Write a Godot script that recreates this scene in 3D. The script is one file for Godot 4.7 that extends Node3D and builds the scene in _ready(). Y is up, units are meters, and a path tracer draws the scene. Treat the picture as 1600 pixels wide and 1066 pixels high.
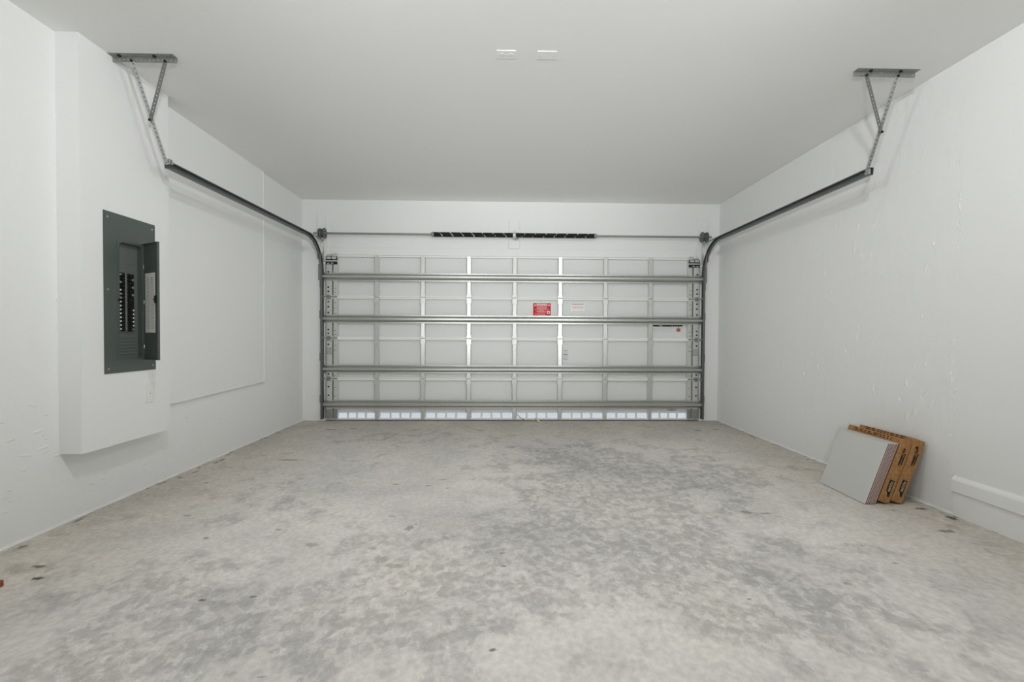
extends Node3D

# ---------------------------------------------------------------- room sizes (metres; the camera stands at x = 0, z = 0)
const XL := -2.55      # face of the left wall
const XR := 2.83       # face of the right wall
const ZD := -5.466     # face of the wall that holds the garage door
const ZB := 2.9       # wall behind the camera
const HC := 2.826      # ceiling
const ZSTILE := -5.447 # front of the door's uprights

const LAMP := Color(0.99, 0.995, 1.0)
const LAMP_ENERGY := 1.0
const WORK_ENERGY := 11.5

var M := {}
var taken := {}

func _ready() -> void:
	# ---- camera
	var cam := Camera3D.new()
	cam.name = "camera"
	cam.position = Vector3(0, 1.1152, 0)
	cam.rotation = Vector3(-0.01489, -0.02379, 0.00491)
	cam.fov = rad_to_deg(2.0 * atan(533.0 / 660.0))
	cam.near = 0.02
	cam.far = 300.0
	add_child(cam)
	cam.current = true
	# ---- sky and exposure
	var env := Environment.new()
	env.background_mode = Environment.BG_SKY
	var sm := ProceduralSkyMaterial.new()
	sm.sky_top_color = Color(0.80, 0.83, 0.89)
	sm.sky_horizon_color = Color(0.93, 0.935, 0.95)
	sm.ground_bottom_color = Color(0.45, 0.45, 0.45)
	sm.ground_horizon_color = Color(0.70, 0.74, 0.78)
	sm.sky_energy_multiplier = 1.32
	sm.ground_energy_multiplier = 1.32
	var sky := Sky.new()
	sky.sky_material = sm
	env.sky = sky
	env.tonemap_mode = Environment.TONE_MAPPER_LINEAR
	env.tonemap_exposure = 1.12
	env.sdfgi_enabled = true
	env.ssao_enabled = true
	env.ssil_enabled = true
	var we := WorldEnvironment.new()
	we.name = "world_environment"
	we.environment = env
	add_child(we)
	# ---- ceiling lamps (out of the frame, above and behind its top edge): energy, places
	materials()
	for k in 2:
		ceiling_lamp(-0.76 if k == 0 else 1.33, -1.27, 0.82, "round dome ceiling light on the left half of the garage ceiling" if k == 0 else "round dome ceiling light on the right half of the garage ceiling")
	for k in 2:
		work_light(Vector3(-1.9 if k == 0 else 2.2, 1.1, ZB - 0.03), Vector3(1.9 if k == 0 else -1.6, 2.75, -5.2), WORK_ENERGY, "work light on the rear wall, the one nearer the left wall" if k == 0 else "work light on the rear wall, the one nearer the right wall")
	room()
	garage_door()
	tracks()
	torsion()
	hangers()
	electrical_panel()
	small_fittings()
	tiles_and_boxes()

# ================================================================ mesh helpers
func mb() -> SurfaceTool:
	var st := SurfaceTool.new()
	st.begin(Mesh.PRIMITIVE_TRIANGLES)
	return st

func vert(st: SurfaceTool, p: Vector3, n: Vector3, uv := Vector2.ZERO) -> void:
	st.set_normal(n)
	st.set_uv(uv)
	st.add_vertex(p)

func tri(st: SurfaceTool, a: Vector3, b: Vector3, c: Vector3, na: Vector3, nb: Vector3, nc: Vector3) -> void:
	# Godot's front faces run clockwise
	if (b - a).cross(c - a).dot(na + nb + nc) > 0.0:
		vert(st, a, na); vert(st, c, nc); vert(st, b, nb)
	else:
		vert(st, a, na); vert(st, b, nb); vert(st, c, nc)

func quad(st: SurfaceTool, a: Vector3, b: Vector3, c: Vector3, d: Vector3, out_hint: Vector3) -> void:
	var n := (b - a).cross(c - a)
	if n.length() < 1e-14:
		n = (c - a).cross(d - a)
	if n.length() < 1e-14:
		return
	n = n.normalized()
	if n.dot(out_hint) < 0.0:
		n = -n
	tri(st, a, b, c, n, n, n)
	tri(st, a, c, d, n, n, n)

func uvquad(st: SurfaceTool, a: Vector3, b: Vector3, c: Vector3, d: Vector3, n: Vector3) -> void:
	# a = picture's top left, b = top right, c = bottom right, d = bottom left
	var p := [a, b, c, d]
	var u := [Vector2(0, 0), Vector2(1, 0), Vector2(1, 1), Vector2(0, 1)]
	var order := [0, 1, 2, 0, 2, 3]
	if (b - a).cross(c - a).dot(n) > 0.0:
		order = [0, 2, 1, 0, 3, 2]
	for i in order:
		vert(st, p[i], n, u[i])

func box(st: SurfaceTool, c: Vector3, s: Vector3, bev := 0.0, B := Basis()) -> void:
	var h := s * 0.5
	bev = minf(bev, minf(h.x, minf(h.y, h.z)) * 0.9)
	for ax in 3:
		var u := (ax + 1) % 3
		var v := (ax + 2) % 3
		for sg: float in [-1.0, 1.0]:
			var n := Vector3.ZERO
			n[ax] = sg
			var q := []
			for k in [[-1, -1], [1, -1], [1, 1], [-1, 1]]:
				var p := Vector3.ZERO
				p[ax] = sg * h[ax]
				p[u] = k[0] * (h[u] - bev)
				p[v] = k[1] * (h[v] - bev)
				q.append(c + B * p)
			quad(st, q[0], q[1], q[2], q[3], B * n)
			if bev > 0.0 and true:
				# bevels along the edges between +-ax and +-u
				for su: float in [-1.0, 1.0]:
					var e := []
					for k in [[0, -1], [0, 1], [1, 1], [1, -1]]:
						var p := Vector3.ZERO
						p[ax] = sg * (h[ax] - (bev if k[0] == 1 else 0.0))
						p[u] = su * (h[u] - (0.0 if k[0] == 1 else bev))
						p[v] = k[1] * (h[v] - bev)
						e.append(c + B * p)
					var n2 := Vector3.ZERO
					n2[ax] = sg
					n2[u] = su
					quad(st, e[0], e[1], e[2], e[3], B * n2)
	if bev > 0.0:
		for sx: float in [-1.0, 1.0]:
			for sy: float in [-1.0, 1.0]:
				for sz: float in [-1.0, 1.0]:
					var g := Vector3(sx, sy, sz)
					var t := []
					for ax in 3:
						var p := Vector3(h.x - bev, h.y - bev, h.z - bev)
						p[ax] = h[ax]
						t.append(c + B * (p * g))
					var n := (B * g).normalized()
					tri(st, t[0], t[1], t[2], n, n, n)

func bx(st: SurfaceTool, x0: float, x1: float, y0: float, y1: float, z0: float, z1: float, bev := 0.0) -> void:
	box(st, Vector3((x0 + x1) / 2, (y0 + y1) / 2, (z0 + z1) / 2), Vector3(absf(x1 - x0), absf(y1 - y0), absf(z1 - z0)), bev)

func frame_of(d: Vector3) -> Basis:
	var w := d.normalized()
	var u := w.cross(Vector3.UP if absf(w.y) < 0.9 else Vector3.RIGHT).normalized()
	return Basis(u, w, u.cross(w))

func lathe(st: SurfaceTool, o: Vector3, axis: Vector3, prof: Array, seg := 20, smooth := false) -> void:
	# prof: Vector2(distance along the axis, radius)
	var B := frame_of(axis)
	for i in prof.size() - 1:
		var p: Vector2 = prof[i]
		var q: Vector2 = prof[i + 1]
		var t := (q - p)
		if t.length() < 1e-9:
			continue
		for k in seg:
			var a0 := TAU * k / seg
			var a1 := TAU * (k + 1) / seg
			var d0 := B.x * cos(a0) + B.z * sin(a0)
			var d1 := B.x * cos(a1) + B.z * sin(a1)
			var n0 := (d0 * t.x - B.y * t.y).normalized()
			var n1 := (d1 * t.x - B.y * t.y).normalized()
			var A := o + B.y * p.x + d0 * p.y
			var Bp := o + B.y * p.x + d1 * p.y
			var C := o + B.y * q.x + d1 * q.y
			var D := o + B.y * q.x + d0 * q.y
			if p.y > 1e-7:
				tri(st, A, Bp, C, n0, n1, n1)
			if q.y > 1e-7:
				tri(st, A, C, D, n0, n1, n0)

func cyl(st: SurfaceTool, a: Vector3, b: Vector3, r: float, seg := 12) -> void:
	var L := (b - a).length()
	lathe(st, a, b - a, [Vector2(0, 0), Vector2(0, r), Vector2(L, r), Vector2(L, 0)], seg)

func tube(st: SurfaceTool, pts: Array, r: float, seg := 8) -> void:
	for i in pts.size() - 1:
		var a: Vector3 = pts[i]
		var b: Vector3 = pts[i + 1]
		lathe(st, a, b - a, [Vector2(0, 0), Vector2(0, r), Vector2((b - a).length(), r), Vector2((b - a).length(), 0)], seg)

func sweep(st: SurfaceTool, prof: Array, pts: Array, side: Vector3, caps := true) -> void:
	# closed profile (x along side, y along the normal of the path) carried along pts
	var rings := []
	for i in pts.size():
		var t: Vector3
		if i == 0:
			t = pts[1] - pts[0]
		elif i == pts.size() - 1:
			t = pts[i] - pts[i - 1]
		else:
			t = (pts[i + 1] - pts[i]).normalized() + (pts[i] - pts[i - 1]).normalized()
		t = t.normalized()
		var n := t.cross(side).normalized()
		var ring := []
		for p in prof:
			ring.append(pts[i] + side * p.x + n * p.y)
		rings.append(ring)
	var area := 0.0
	for k in prof.size():
		var p: Vector2 = prof[k]
		var q: Vector2 = prof[(k + 1) % prof.size()]
		area += p.x * q.y - q.x * p.y
	for i in pts.size() - 1:
		var t2: Vector3 = (pts[i + 1] - pts[i]).normalized()
		var n := t2.cross(side).normalized()
		for k in prof.size():
			var k2 := (k + 1) % prof.size()
			var e: Vector2 = prof[k2] - prof[k]
			var o := Vector2(e.y, -e.x) * signf(area)
			quad(st, rings[i][k], rings[i][k2], rings[i + 1][k2], rings[i + 1][k], side * o.x + n * o.y)
	if caps:
		var pv := PackedVector2Array(prof)
		var ix := Geometry2D.triangulate_polygon(pv)
		for e in [0, pts.size() - 1]:
			var t3: Vector3 = (pts[1] - pts[0]) * -1.0 if e == 0 else pts[e] - pts[e - 1]
			t3 = t3.normalized()
			for j in range(0, ix.size(), 3):
				tri(st, rings[e][ix[j]], rings[e][ix[j + 1]], rings[e][ix[j + 2]], t3, t3, t3)

func perforated(st: SurfaceTool, a: Vector3, b: Vector3, n: Vector3, width: float, thick: float, pitch: float, hole: float) -> void:
	# flat steel strip from a to b whose face looks along n, with a row of round holes
	var L := (b - a).length()
	var d := (b - a) / L
	var w := n.cross(d).normalized()
	n = d.cross(w).normalized()
	var cells := maxi(1, int(round(L / pitch)))
	var step := L / cells
	for i in cells:
		var c := a + d * (step * (i + 0.5))
		var inner := []
		var outer := []
		for k in 8:
			var an := TAU * k / 8.0
			var cs := cos(an)
			var sn := sin(an)
			inner.append(d * (cs * hole) + w * (sn * hole))
			var m := maxf(absf(cs), absf(sn))
			outer.append(d * (cs / m * step * 0.5) + w * (sn / m * width * 0.5))
		for k in 8:
			var k2 := (k + 1) % 8
			for s: float in [-0.5, 0.5]:
				var o: Vector3 = c + n * (thick * s)
				quad(st, o + inner[k], o + inner[k2], o + outer[k2], o + outer[k], n * s)
			quad(st, c + inner[k] - n * thick * 0.5, c + inner[k2] - n * thick * 0.5, c + inner[k2] + n * thick * 0.5, c + inner[k] + n * thick * 0.5, -inner[k])
	var h := n * thick * 0.5
	for s: float in [-0.5, 0.5]:
		var e: Vector3 = w * width * s
		quad(st, a + e - h, b + e - h, b + e + h, a + e + h, e)
	for q in [a, b]:
		quad(st, q - w * width * 0.5 - h, q + w * width * 0.5 - h, q + w * width * 0.5 + h, q - w * width * 0.5 + h, q - (a + b) * 0.5)

func bolt_head(st: SurfaceTool, p: Vector3, n: Vector3, r := 0.007, h := 0.005) -> void:
	lathe(st, p, n, [Vector2(0, r), Vector2(h * 0.8, r), Vector2(h, r * 0.8), Vector2(h, 0)], 6)

# ================================================================ scene-tree helpers
func numbered(called: String) -> String:
	if not taken.has(called):
		taken[called] = 0
		return called
	taken[called] += 1
	return "%s_%03d" % [called, taken[called]]

func part(called: String, st: SurfaceTool, m: Material, parent: Node3D, at := Vector3.ZERO) -> MeshInstance3D:
	var o := MeshInstance3D.new()
	o.name = called
	o.mesh = st.commit()
	o.material_override = m
	o.position = at
	parent.add_child(o, true)
	if called in ["bolts", "screws", "hinges", "slots", "top_print"]:
		o.set_meta("kind", "stuff")   # too small to pick apart in the picture
	return o

func part_mesh(called: String, mesh: Mesh, m: Material, parent: Node3D, at := Vector3.ZERO) -> MeshInstance3D:
	var o := MeshInstance3D.new()
	o.name = called
	o.mesh = mesh
	o.material_override = m
	o.position = at
	parent.add_child(o, true)
	return o

func thing(called: String, label: String, category: String, at := Vector3.ZERO, group := "") -> Node3D:
	var o := Node3D.new()
	o.name = numbered(called)
	o.position = at
	add_child(o)
	tag(o, label, category, group)
	return o

func tag(o: Node, label: String, category: String, group := "") -> void:
	o.set_meta("label", label)
	o.set_meta("category", category)
	if group:
		o.set_meta("group", group)

func struct(called: String, st: SurfaceTool, m: Material, label := "", category := "") -> MeshInstance3D:
	var o := part(called, st, m, self)
	o.set_meta("kind", "structure")
	if label:
		o.set_meta("label", label)
	if category:
		o.set_meta("category", category)
	return o

# ================================================================ materials
func mat(c: Color, rough := 0.8, metal := 0.0, spec := 0.5) -> StandardMaterial3D:
	var m := StandardMaterial3D.new()
	m.albedo_color = c
	m.roughness = rough
	m.metallic = metal
	m.metallic_specular = spec
	return m

func noise_tex(seed_: int, freq: float, octaves: int, as_normal: bool, bump := 4.0, size := 512, ridged := false) -> NoiseTexture2D:
	var n := FastNoiseLite.new()
	n.seed = seed_
	n.noise_type = FastNoiseLite.TYPE_SIMPLEX_SMOOTH
	n.frequency = freq
	n.fractal_octaves = octaves
	n.fractal_type = FastNoiseLite.FRACTAL_RIDGED if ridged else FastNoiseLite.FRACTAL_FBM
	var t := NoiseTexture2D.new()
	t.width = size
	t.height = size
	t.seamless = true
	t.as_normal_map = as_normal
	t.bump_strength = bump
	t.noise = n
	return t

func plaster(c: Color, tex: Texture2D, strength: float, scale: Vector3) -> StandardMaterial3D:
	var m := mat(c, 0.85, 0.0, 0.3)
	m.normal_enabled = true
	m.normal_texture = tex
	m.normal_scale = strength
	m.uv1_triplanar = true
	m.uv1_world_triplanar = true
	m.uv1_scale = scale
	return m

func materials() -> void:
	var trowel := noise_tex(11, 0.010, 5, true, 5.0, 1024)
	var paint := Color(0.945, 0.949, 0.942)
	M.wall_left = plaster(paint, trowel, 0.30, Vector3(0.7, 0.55, 0.7))
	M.wall_right = plaster(Color(0.930, 0.934, 0.927), trowel, 0.38, Vector3(0.9, 0.38, 0.9))
	M.smooth = plaster(paint, trowel, 0.07, Vector3(0.5, 0.5, 0.5))
	M.ceiling = plaster(Color(0.968, 0.972, 0.966), trowel, 0.05, Vector3(0.5, 0.5, 0.5))
	M.board = plaster(Color(0.930, 0.934, 0.927), trowel, 0.10, Vector3(0.5, 0.5, 0.5))
	M.paint = mat(paint, 0.7, 0.0, 0.35)
	M.skin = mat(Color(0.905, 0.915, 0.905), 0.75, 0.0, 0.3)
	M.rail = mat(Color(0.96, 0.965, 0.955), 0.5, 0.0, 0.45)
	var spangle := noise_tex(5, 0.03, 3, false)
	var ramp := Gradient.new()
	ramp.set_color(0, Color(0.86, 0.86, 0.86))
	ramp.set_color(1, Color(1, 1, 1))
	spangle.color_ramp = ramp
	M.galv = mat(Color(0.905, 0.912, 0.90), 0.30, 0.50)
	M.strut = mat(Color(0.80, 0.81, 0.79), 0.36, 0.75)
	M.steel = mat(Color(0.66, 0.67, 0.66), 0.48, 0.55)
	M.hanger = mat(Color(0.50, 0.51, 0.50), 0.5, 0.5)
	M.track = mat(Color(0.47, 0.48, 0.48), 0.42, 0.6)
	for k in ["galv", "strut", "steel", "track"]:
		M[k].albedo_texture = spangle
		M[k].uv1_triplanar = true
		M[k].uv1_scale = Vector3(4, 4, 4)
	M.black = mat(Color(0.05, 0.05, 0.05), 0.5)
	M.rubber = mat(Color(0.04, 0.04, 0.04), 0.8)
	M.bolt = mat(Color(0.10, 0.10, 0.10), 0.5, 0.3)
	M.panel = mat(Color(0.335, 0.365, 0.35), 0.45, 0.0, 0.5)
	M.panel_dark = mat(Color(0.29, 0.315, 0.30), 0.45, 0.0, 0.5)
	M.deadfront = mat(Color(0.42, 0.445, 0.43), 0.42, 0.0, 0.5)
	M.white_plastic = mat(Color(0.93, 0.93, 0.91), 0.35, 0.0, 0.5)
	M.paper = mat(Color(0.86, 0.86, 0.83), 0.8)
	M.glaze = mat(Color(0.80, 0.80, 0.785), 0.28, 0.0, 0.5)
	M.bisque = mat(Color(0.56, 0.36, 0.29), 0.9)
	M.ink = mat(Color(0.06, 0.05, 0.05), 0.7)
	M.cord = mat(Color(0.62, 0.58, 0.42), 0.8)
	M.toggle = mat(Color(0.90, 0.86, 0.74), 0.6)
	M.wood = mat(Color(0.55, 0.33, 0.18), 0.8)
	M.driveway = mat(Color(0.78, 0.78, 0.77), 0.9)
	var g := mat(Color(0.95, 0.96, 0.98, 0.10), 0.05)
	g.transparency = BaseMaterial3D.TRANSPARENCY_ALPHA
	M.pane = g
	M.screw = mat(Color(0.75, 0.76, 0.74), 0.3, 0.8)
	M.cardboard = cardboard_material()
	M.floor = floor_material()

func cardboard_material() -> StandardMaterial3D:
	var m := mat(Color(0.735, 0.56, 0.37), 0.85, 0.0, 0.3)
	var t := noise_tex(8, 0.02, 4, false)
	var r := Gradient.new()
	r.set_color(0, Color(0.80, 0.78, 0.76))
	r.set_color(1, Color(1, 1, 1))
	t.color_ramp = r
	m.albedo_texture = t
	m.uv1_triplanar = true
	m.uv1_scale = Vector3(3, 3, 3)
	return m

func blob(x: float, z: float, b: Array) -> float:
	var dx: float = (x - b[0]) / b[2]
	var dz: float = (z - b[1]) / b[3]
	return b[4] * exp(-(dx * dx + dz * dz))

# Bare concrete: trowel flakes, cured patches, dirt and stains, laid out in room coordinates.
const FX0 := -2.65
const FX1 := 2.95
const FZ0 := -5.6
const FZ1 := 0.0
func floor_material() -> StandardMaterial3D:
	var N := 1600
	var dark := [[0.62, -4.0, 0.55, 0.42, 0.8], [0.95, -3.35, 0.75, 0.5, 0.85], [0.75, -2.75, 0.75, 0.4, 0.7], [0.3, -2.3, 0.55, 0.3, 0.75], [-0.35, -1.7, 0.6, 0.3, 0.85],
		[-1.15, -1.55, 0.5, 0.35, 0.8], [0.75, -2.0, 0.6, 0.35, 0.55], [1.4, -1.8, 0.7, 0.45, 0.6], [1.7, -3.2, 0.35, 0.6, 0.4], [-0.5, -2.15, 0.5, 0.3, 0.4], [-1.5, -2.9, 0.35, 0.6, 0.35], [-1.2, -4.6, 1.2, 0.35, 0.45], [-1.7, -1.9, 0.5, 0.25, 0.4]]
	var light := [[-0.4, -3.15, 0.6, 0.55, 1.0], [-0.75, -1.95, 0.5, 0.3, 0.6], [0.1, -1.5, 0.45, 0.3, 0.8], [1.9, -2.6, 0.6, 0.4, 0.5], [-1.2, -2.4, 0.7, 0.4, 0.6], [1.6, -4.0, 0.6, 0.5, 0.35], [0.4, -1.95, 0.35, 0.2, 0.5]]
	var G := 56
	var low_d := PackedFloat32Array(); low_d.resize(G * G)
	var low_l := PackedFloat32Array(); low_l.resize(G * G)
	var low_t := PackedFloat32Array(); low_t.resize(G * G)
	for j in G:
		for i in G:
			var x := FX0 + (FX1 - FX0) * i / (G - 1)
			var z := FZ0 + (FZ1 - FZ0) * j / (G - 1)
			var a := 0.0
			for b in dark:
				a += blob(x, z, b)
			var l := 0.0
			for b in light:
				l += blob(x, z, b)
			low_d[j * G + i] = clampf(a, 0, 1)
			low_l[j * G + i] = clampf(l, 0, 1)
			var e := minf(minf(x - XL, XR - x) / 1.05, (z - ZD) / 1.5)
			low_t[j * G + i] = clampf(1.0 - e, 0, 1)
	var mk := func(seed_: int, freq: float, oct: int, warp: float, kind: int) -> PackedByteArray:
		var n := FastNoiseLite.new()
		n.seed = seed_
		n.noise_type = FastNoiseLite.TYPE_SIMPLEX_SMOOTH
		n.frequency = freq
		n.fractal_octaves = oct
		n.fractal_type = kind
		n.fractal_gain = 0.55
		if warp > 0.0:
			n.domain_warp_enabled = true
			n.domain_warp_amplitude = warp
			n.domain_warp_frequency = freq * 1.3
		return n.get_image(N, N).get_data()
	var flake: PackedByteArray = mk.call(3, 0.040, 4, 30.0, FastNoiseLite.FRACTAL_FBM)
	var cloud: PackedByteArray = mk.call(7, 0.0032, 4, 60.0, FastNoiseLite.FRACTAL_FBM)
	var vein: PackedByteArray = mk.call(15, 0.026, 4, 46.0, FastNoiseLite.FRACTAL_RIDGED)
	var patch: PackedByteArray = mk.call(19, 0.011, 3, 40.0, FastNoiseLite.FRACTAL_FBM)
	var fine: PackedByteArray = mk.call(9, 0.09, 3, 0.0, FastNoiseLite.FRACTAL_FBM)
	var px := PackedByteArray()
	px.resize(N * N * 3)
	var o := 0
	var i8 := 0
	var gs := float(G - 1) / (N - 1)
	for y in N:
		var gy := y * gs
		var y0 := mini(int(gy), G - 2)
		var fy := gy - y0
		var r0 := y0 * G
		# this row's coarse masks
		var rd := PackedFloat32Array(); rd.resize(G)
		var rl := PackedFloat32Array(); rl.resize(G)
		var rt := PackedFloat32Array(); rt.resize(G)
		for k in G:
			rd[k] = lerpf(low_d[r0 + k], low_d[r0 + G + k], fy)
			rl[k] = lerpf(low_l[r0 + k], low_l[r0 + G + k], fy)
			rt[k] = lerpf(low_t[r0 + k], low_t[r0 + G + k], fy)
		for x in N:
			var gx := x * gs
			var x0 := mini(int(gx), G - 2)
			var fx := gx - x0
			var c := (cloud[i8] - 128) * 0.0078
			var md := rd[x0] + (rd[x0 + 1] - rd[x0]) * fx + c * 0.35
			var ml := rl[x0] + (rl[x0 + 1] - rl[x0]) * fx
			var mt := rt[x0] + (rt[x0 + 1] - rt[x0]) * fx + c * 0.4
			var f := clampf((flake[i8] - 128) * 0.016 + (patch[i8] - 128) * 0.007 + 0.5, 0.0, 1.0)
			var w := clampf((vein[i8] - 150) * 0.012, 0.0, 1.0)
			md = clampf((md + (patch[i8] - 128) * 0.004 - 0.18) * 1.9, 0.0, 1.0)
			md = md * md * (3.0 - 2.0 * md)
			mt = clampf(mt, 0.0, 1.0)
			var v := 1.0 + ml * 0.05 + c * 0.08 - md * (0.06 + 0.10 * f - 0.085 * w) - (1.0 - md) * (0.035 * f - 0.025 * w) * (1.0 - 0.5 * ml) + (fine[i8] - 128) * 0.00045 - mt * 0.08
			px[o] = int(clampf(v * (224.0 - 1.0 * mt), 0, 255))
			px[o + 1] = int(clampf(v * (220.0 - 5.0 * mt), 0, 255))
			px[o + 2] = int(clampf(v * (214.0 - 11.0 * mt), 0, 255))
			o += 3
			i8 += 1
	var im := Image.create_from_data(N, N, false, Image.FORMAT_RGB8, px)
	# stains, chips and spatters of their own shape
	var rng := RandomNumberGenerator.new()
	rng.seed = 77
	var spots := [[-1.88, -3.76, 0.16, 0.03, 0.80], [-0.53, -2.43, 0.03, 0.05, 0.78], [-1.0, -2.24, 0.05, 0.03, 0.86], [-0.60, -2.09, 0.05, 0.05, 0.86], [-0.52, -2.03, 0.07, 0.03, 0.87], [-0.03, -1.48, 0.016, 0.012, 0.6],
		[-0.78, -3.14, 0.03, 0.02, 0.8], [-0.54, -3.11, 0.03, 0.015, 0.75], [-0.39, -3.06, 0.02, 0.012, 0.8], [1.55, -2.62, 0.05, 0.03, 0.78], [1.66, -2.6, 0.05, 0.02, 0.76], [-0.08, -3.76, 0.012, 0.01, 0.7],
		[-2.0, -4.95, 0.1, 0.03, 0.7], [-1.75, -5.0, 0.06, 0.03, 0.75], [2.3, -4.9, 0.06, 0.02, 0.55], [2.55, -4.95, 0.06, 0.02, 0.6], [2.72, -2.66, 0.05, 0.02, 0.5], [2.77, -2.52, 0.03, 0.05, 0.5], [2.55, -2.35, 0.06, 0.03, 0.72],
		[-2.1, -1.95, 0.03, 0.02, 0.45], [-2.2, -2.05, 0.05, 0.015, 0.6], [-1.25, -1.78, 0.02, 0.012, 0.6], [-1.05, -1.8, 0.02, 0.012, 0.65], [1.05, -1.75, 0.012, 0.008, 0.7], [0.95, -4.5, 0.02, 0.01, 0.75]]
	for k in 90:
		var s := rng.randf_range(0.006, 0.02)
		spots.append([rng.randf_range(-2.5, 2.8), rng.randf_range(-5.4, -1.2), s * rng.randf_range(0.8, 2.2), s * 0.8, rng.randf_range(0.72, 0.93)])
	for k in 60:
		var left := rng.randf() < 0.5
		var w := rng.randf_range(0.0, 0.10)
		spots.append([XL + w if left else XR - w, rng.randf_range(-5.4, -1.6), rng.randf_range(0.01, 0.03), rng.randf_range(0.01, 0.05), rng.randf_range(0.6, 0.85)])
	for s in spots:
		var cx: float = (s[0] - FX0) / (FX1 - FX0) * N
		var cy: float = (s[1] - FZ0) / (FZ1 - FZ0) * N
		var rx: float = s[2] / (FX1 - FX0) * N
		var ry: float = s[3] / (FZ1 - FZ0) * N
		var wob := rng.randf_range(0.0, TAU)
		for yy in range(maxi(0, int(cy - ry * 1.3)), mini(N, int(cy + ry * 1.3) + 2)):
			for xx in range(maxi(0, int(cx - rx * 1.3)), mini(N, int(cx + rx * 1.3) + 2)):
				var dx := (xx - cx) / rx
				var dy := (yy - cy) / ry
				var an := atan2(dy, dx)
				var lim := 0.85 + 0.10 * sin(2.0 * an + wob) + 0.10 * sin(5.0 * an - wob * 2.0) + 0.06 * sin(9.0 * an + wob)
				var e := clampf((lim - sqrt(dx * dx + dy * dy)) * 2.6, 0.0, 1.0)
				if e > 0.0:
					var col := im.get_pixel(xx, yy)
					var k2: float = lerpf(1.0, s[4], e)
					im.set_pixel(xx, yy, Color(col.r * k2, col.g * k2 * 0.998, col.b * k2 * 0.985))
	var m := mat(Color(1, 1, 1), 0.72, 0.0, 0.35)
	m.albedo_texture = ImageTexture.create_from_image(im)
	m.texture_repeat = false
	m.normal_enabled = false
	return m

# ================================================================ lamps
func ceiling_lamp(x: float, z: float, energy: float, label: String) -> void:
	# flush-mount fitting: painted pan and a frosted glass dome with the lamp inside it
	var t := thing("ceiling_light", label, "light", Vector3(x, HC, z))
	var st := mb()
	lathe(st, Vector3.ZERO, Vector3.DOWN, [Vector2(0.0005, 0.15), Vector2(0.018, 0.15), Vector2(0.024, 0.145), Vector2(0.024, 0.0)], 36)
	part("pan", st, M.white_plastic, t)
	var st2 := mb()
	var prof := []
	for k in 11:
		var a := PI / 2 * k / 10.0
		prof.append(Vector2(0.0245 + 0.060 * sin(a), 0.135 * cos(a)))
	lathe(st2, Vector3.ZERO, Vector3.DOWN, prof, 36)
	var lens := mat(Color(0.95, 0.95, 0.94), 0.5)
	lens.emission_enabled = true
	lens.emission = LAMP
	lens.emission_energy_multiplier = 6.0
	part("dome", st2, lens, t)
	var l := OmniLight3D.new()
	l.name = "lamp_light"
	l.light_size = 0.03
	l.light_color = LAMP
	l.light_energy = LAMP_ENERGY * energy
	l.shadow_enabled = true
	l.omni_range = 16.0
	l.omni_attenuation = 2.0
	l.position = Vector3(0, -0.050, 0)
	t.add_child(l)

func work_light(at: Vector3, aim: Vector3, energy: float, label: String) -> void:
	# square flood lamp on a yoke, fixed to the rear wall and aimed down the room
	var t := thing("work_light", label, "light", at)
	var d := (aim - at).normalized()
	var rt := d.cross(Vector3.UP).normalized()
	var up := rt.cross(d)
	var B := Basis(rt, up, -d)
	var st := mb()
	box(st, Vector3(0, 0, 0.022), Vector3(0.10, 0.10, 0.012), 0.003)
	box(st, Vector3(0, 0, -0.04), Vector3(0.03, 0.03, 0.12), 0.003)
	part("mount", st, M.black, t)
	st = mb()
	box(st, d * 0.14, Vector3(0.30, 0.22, 0.05), 0.006, B)
	part("housing", st, M.black, t)
	st = mb()
	box(st, d * 0.167, Vector3(0.27, 0.19, 0.004), 0.001, B)
	var lens := mat(Color(0.95, 0.95, 0.94), 0.5)
	lens.emission_enabled = true
	lens.emission = LAMP
	lens.emission_energy_multiplier = 6.0
	part("lens", st, lens, t)
	var l := SpotLight3D.new()
	l.name = "lamp_light"
	l.light_size = 0.10
	l.light_color = LAMP
	l.light_energy = energy
	l.spot_angle = 28.0
	l.spot_angle_attenuation = 1.0
	l.spot_range = 16.0
	l.spot_attenuation = 2.0
	l.shadow_enabled = true
	l.position = d * 0.30
	l.basis = B
	t.add_child(l)

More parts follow.
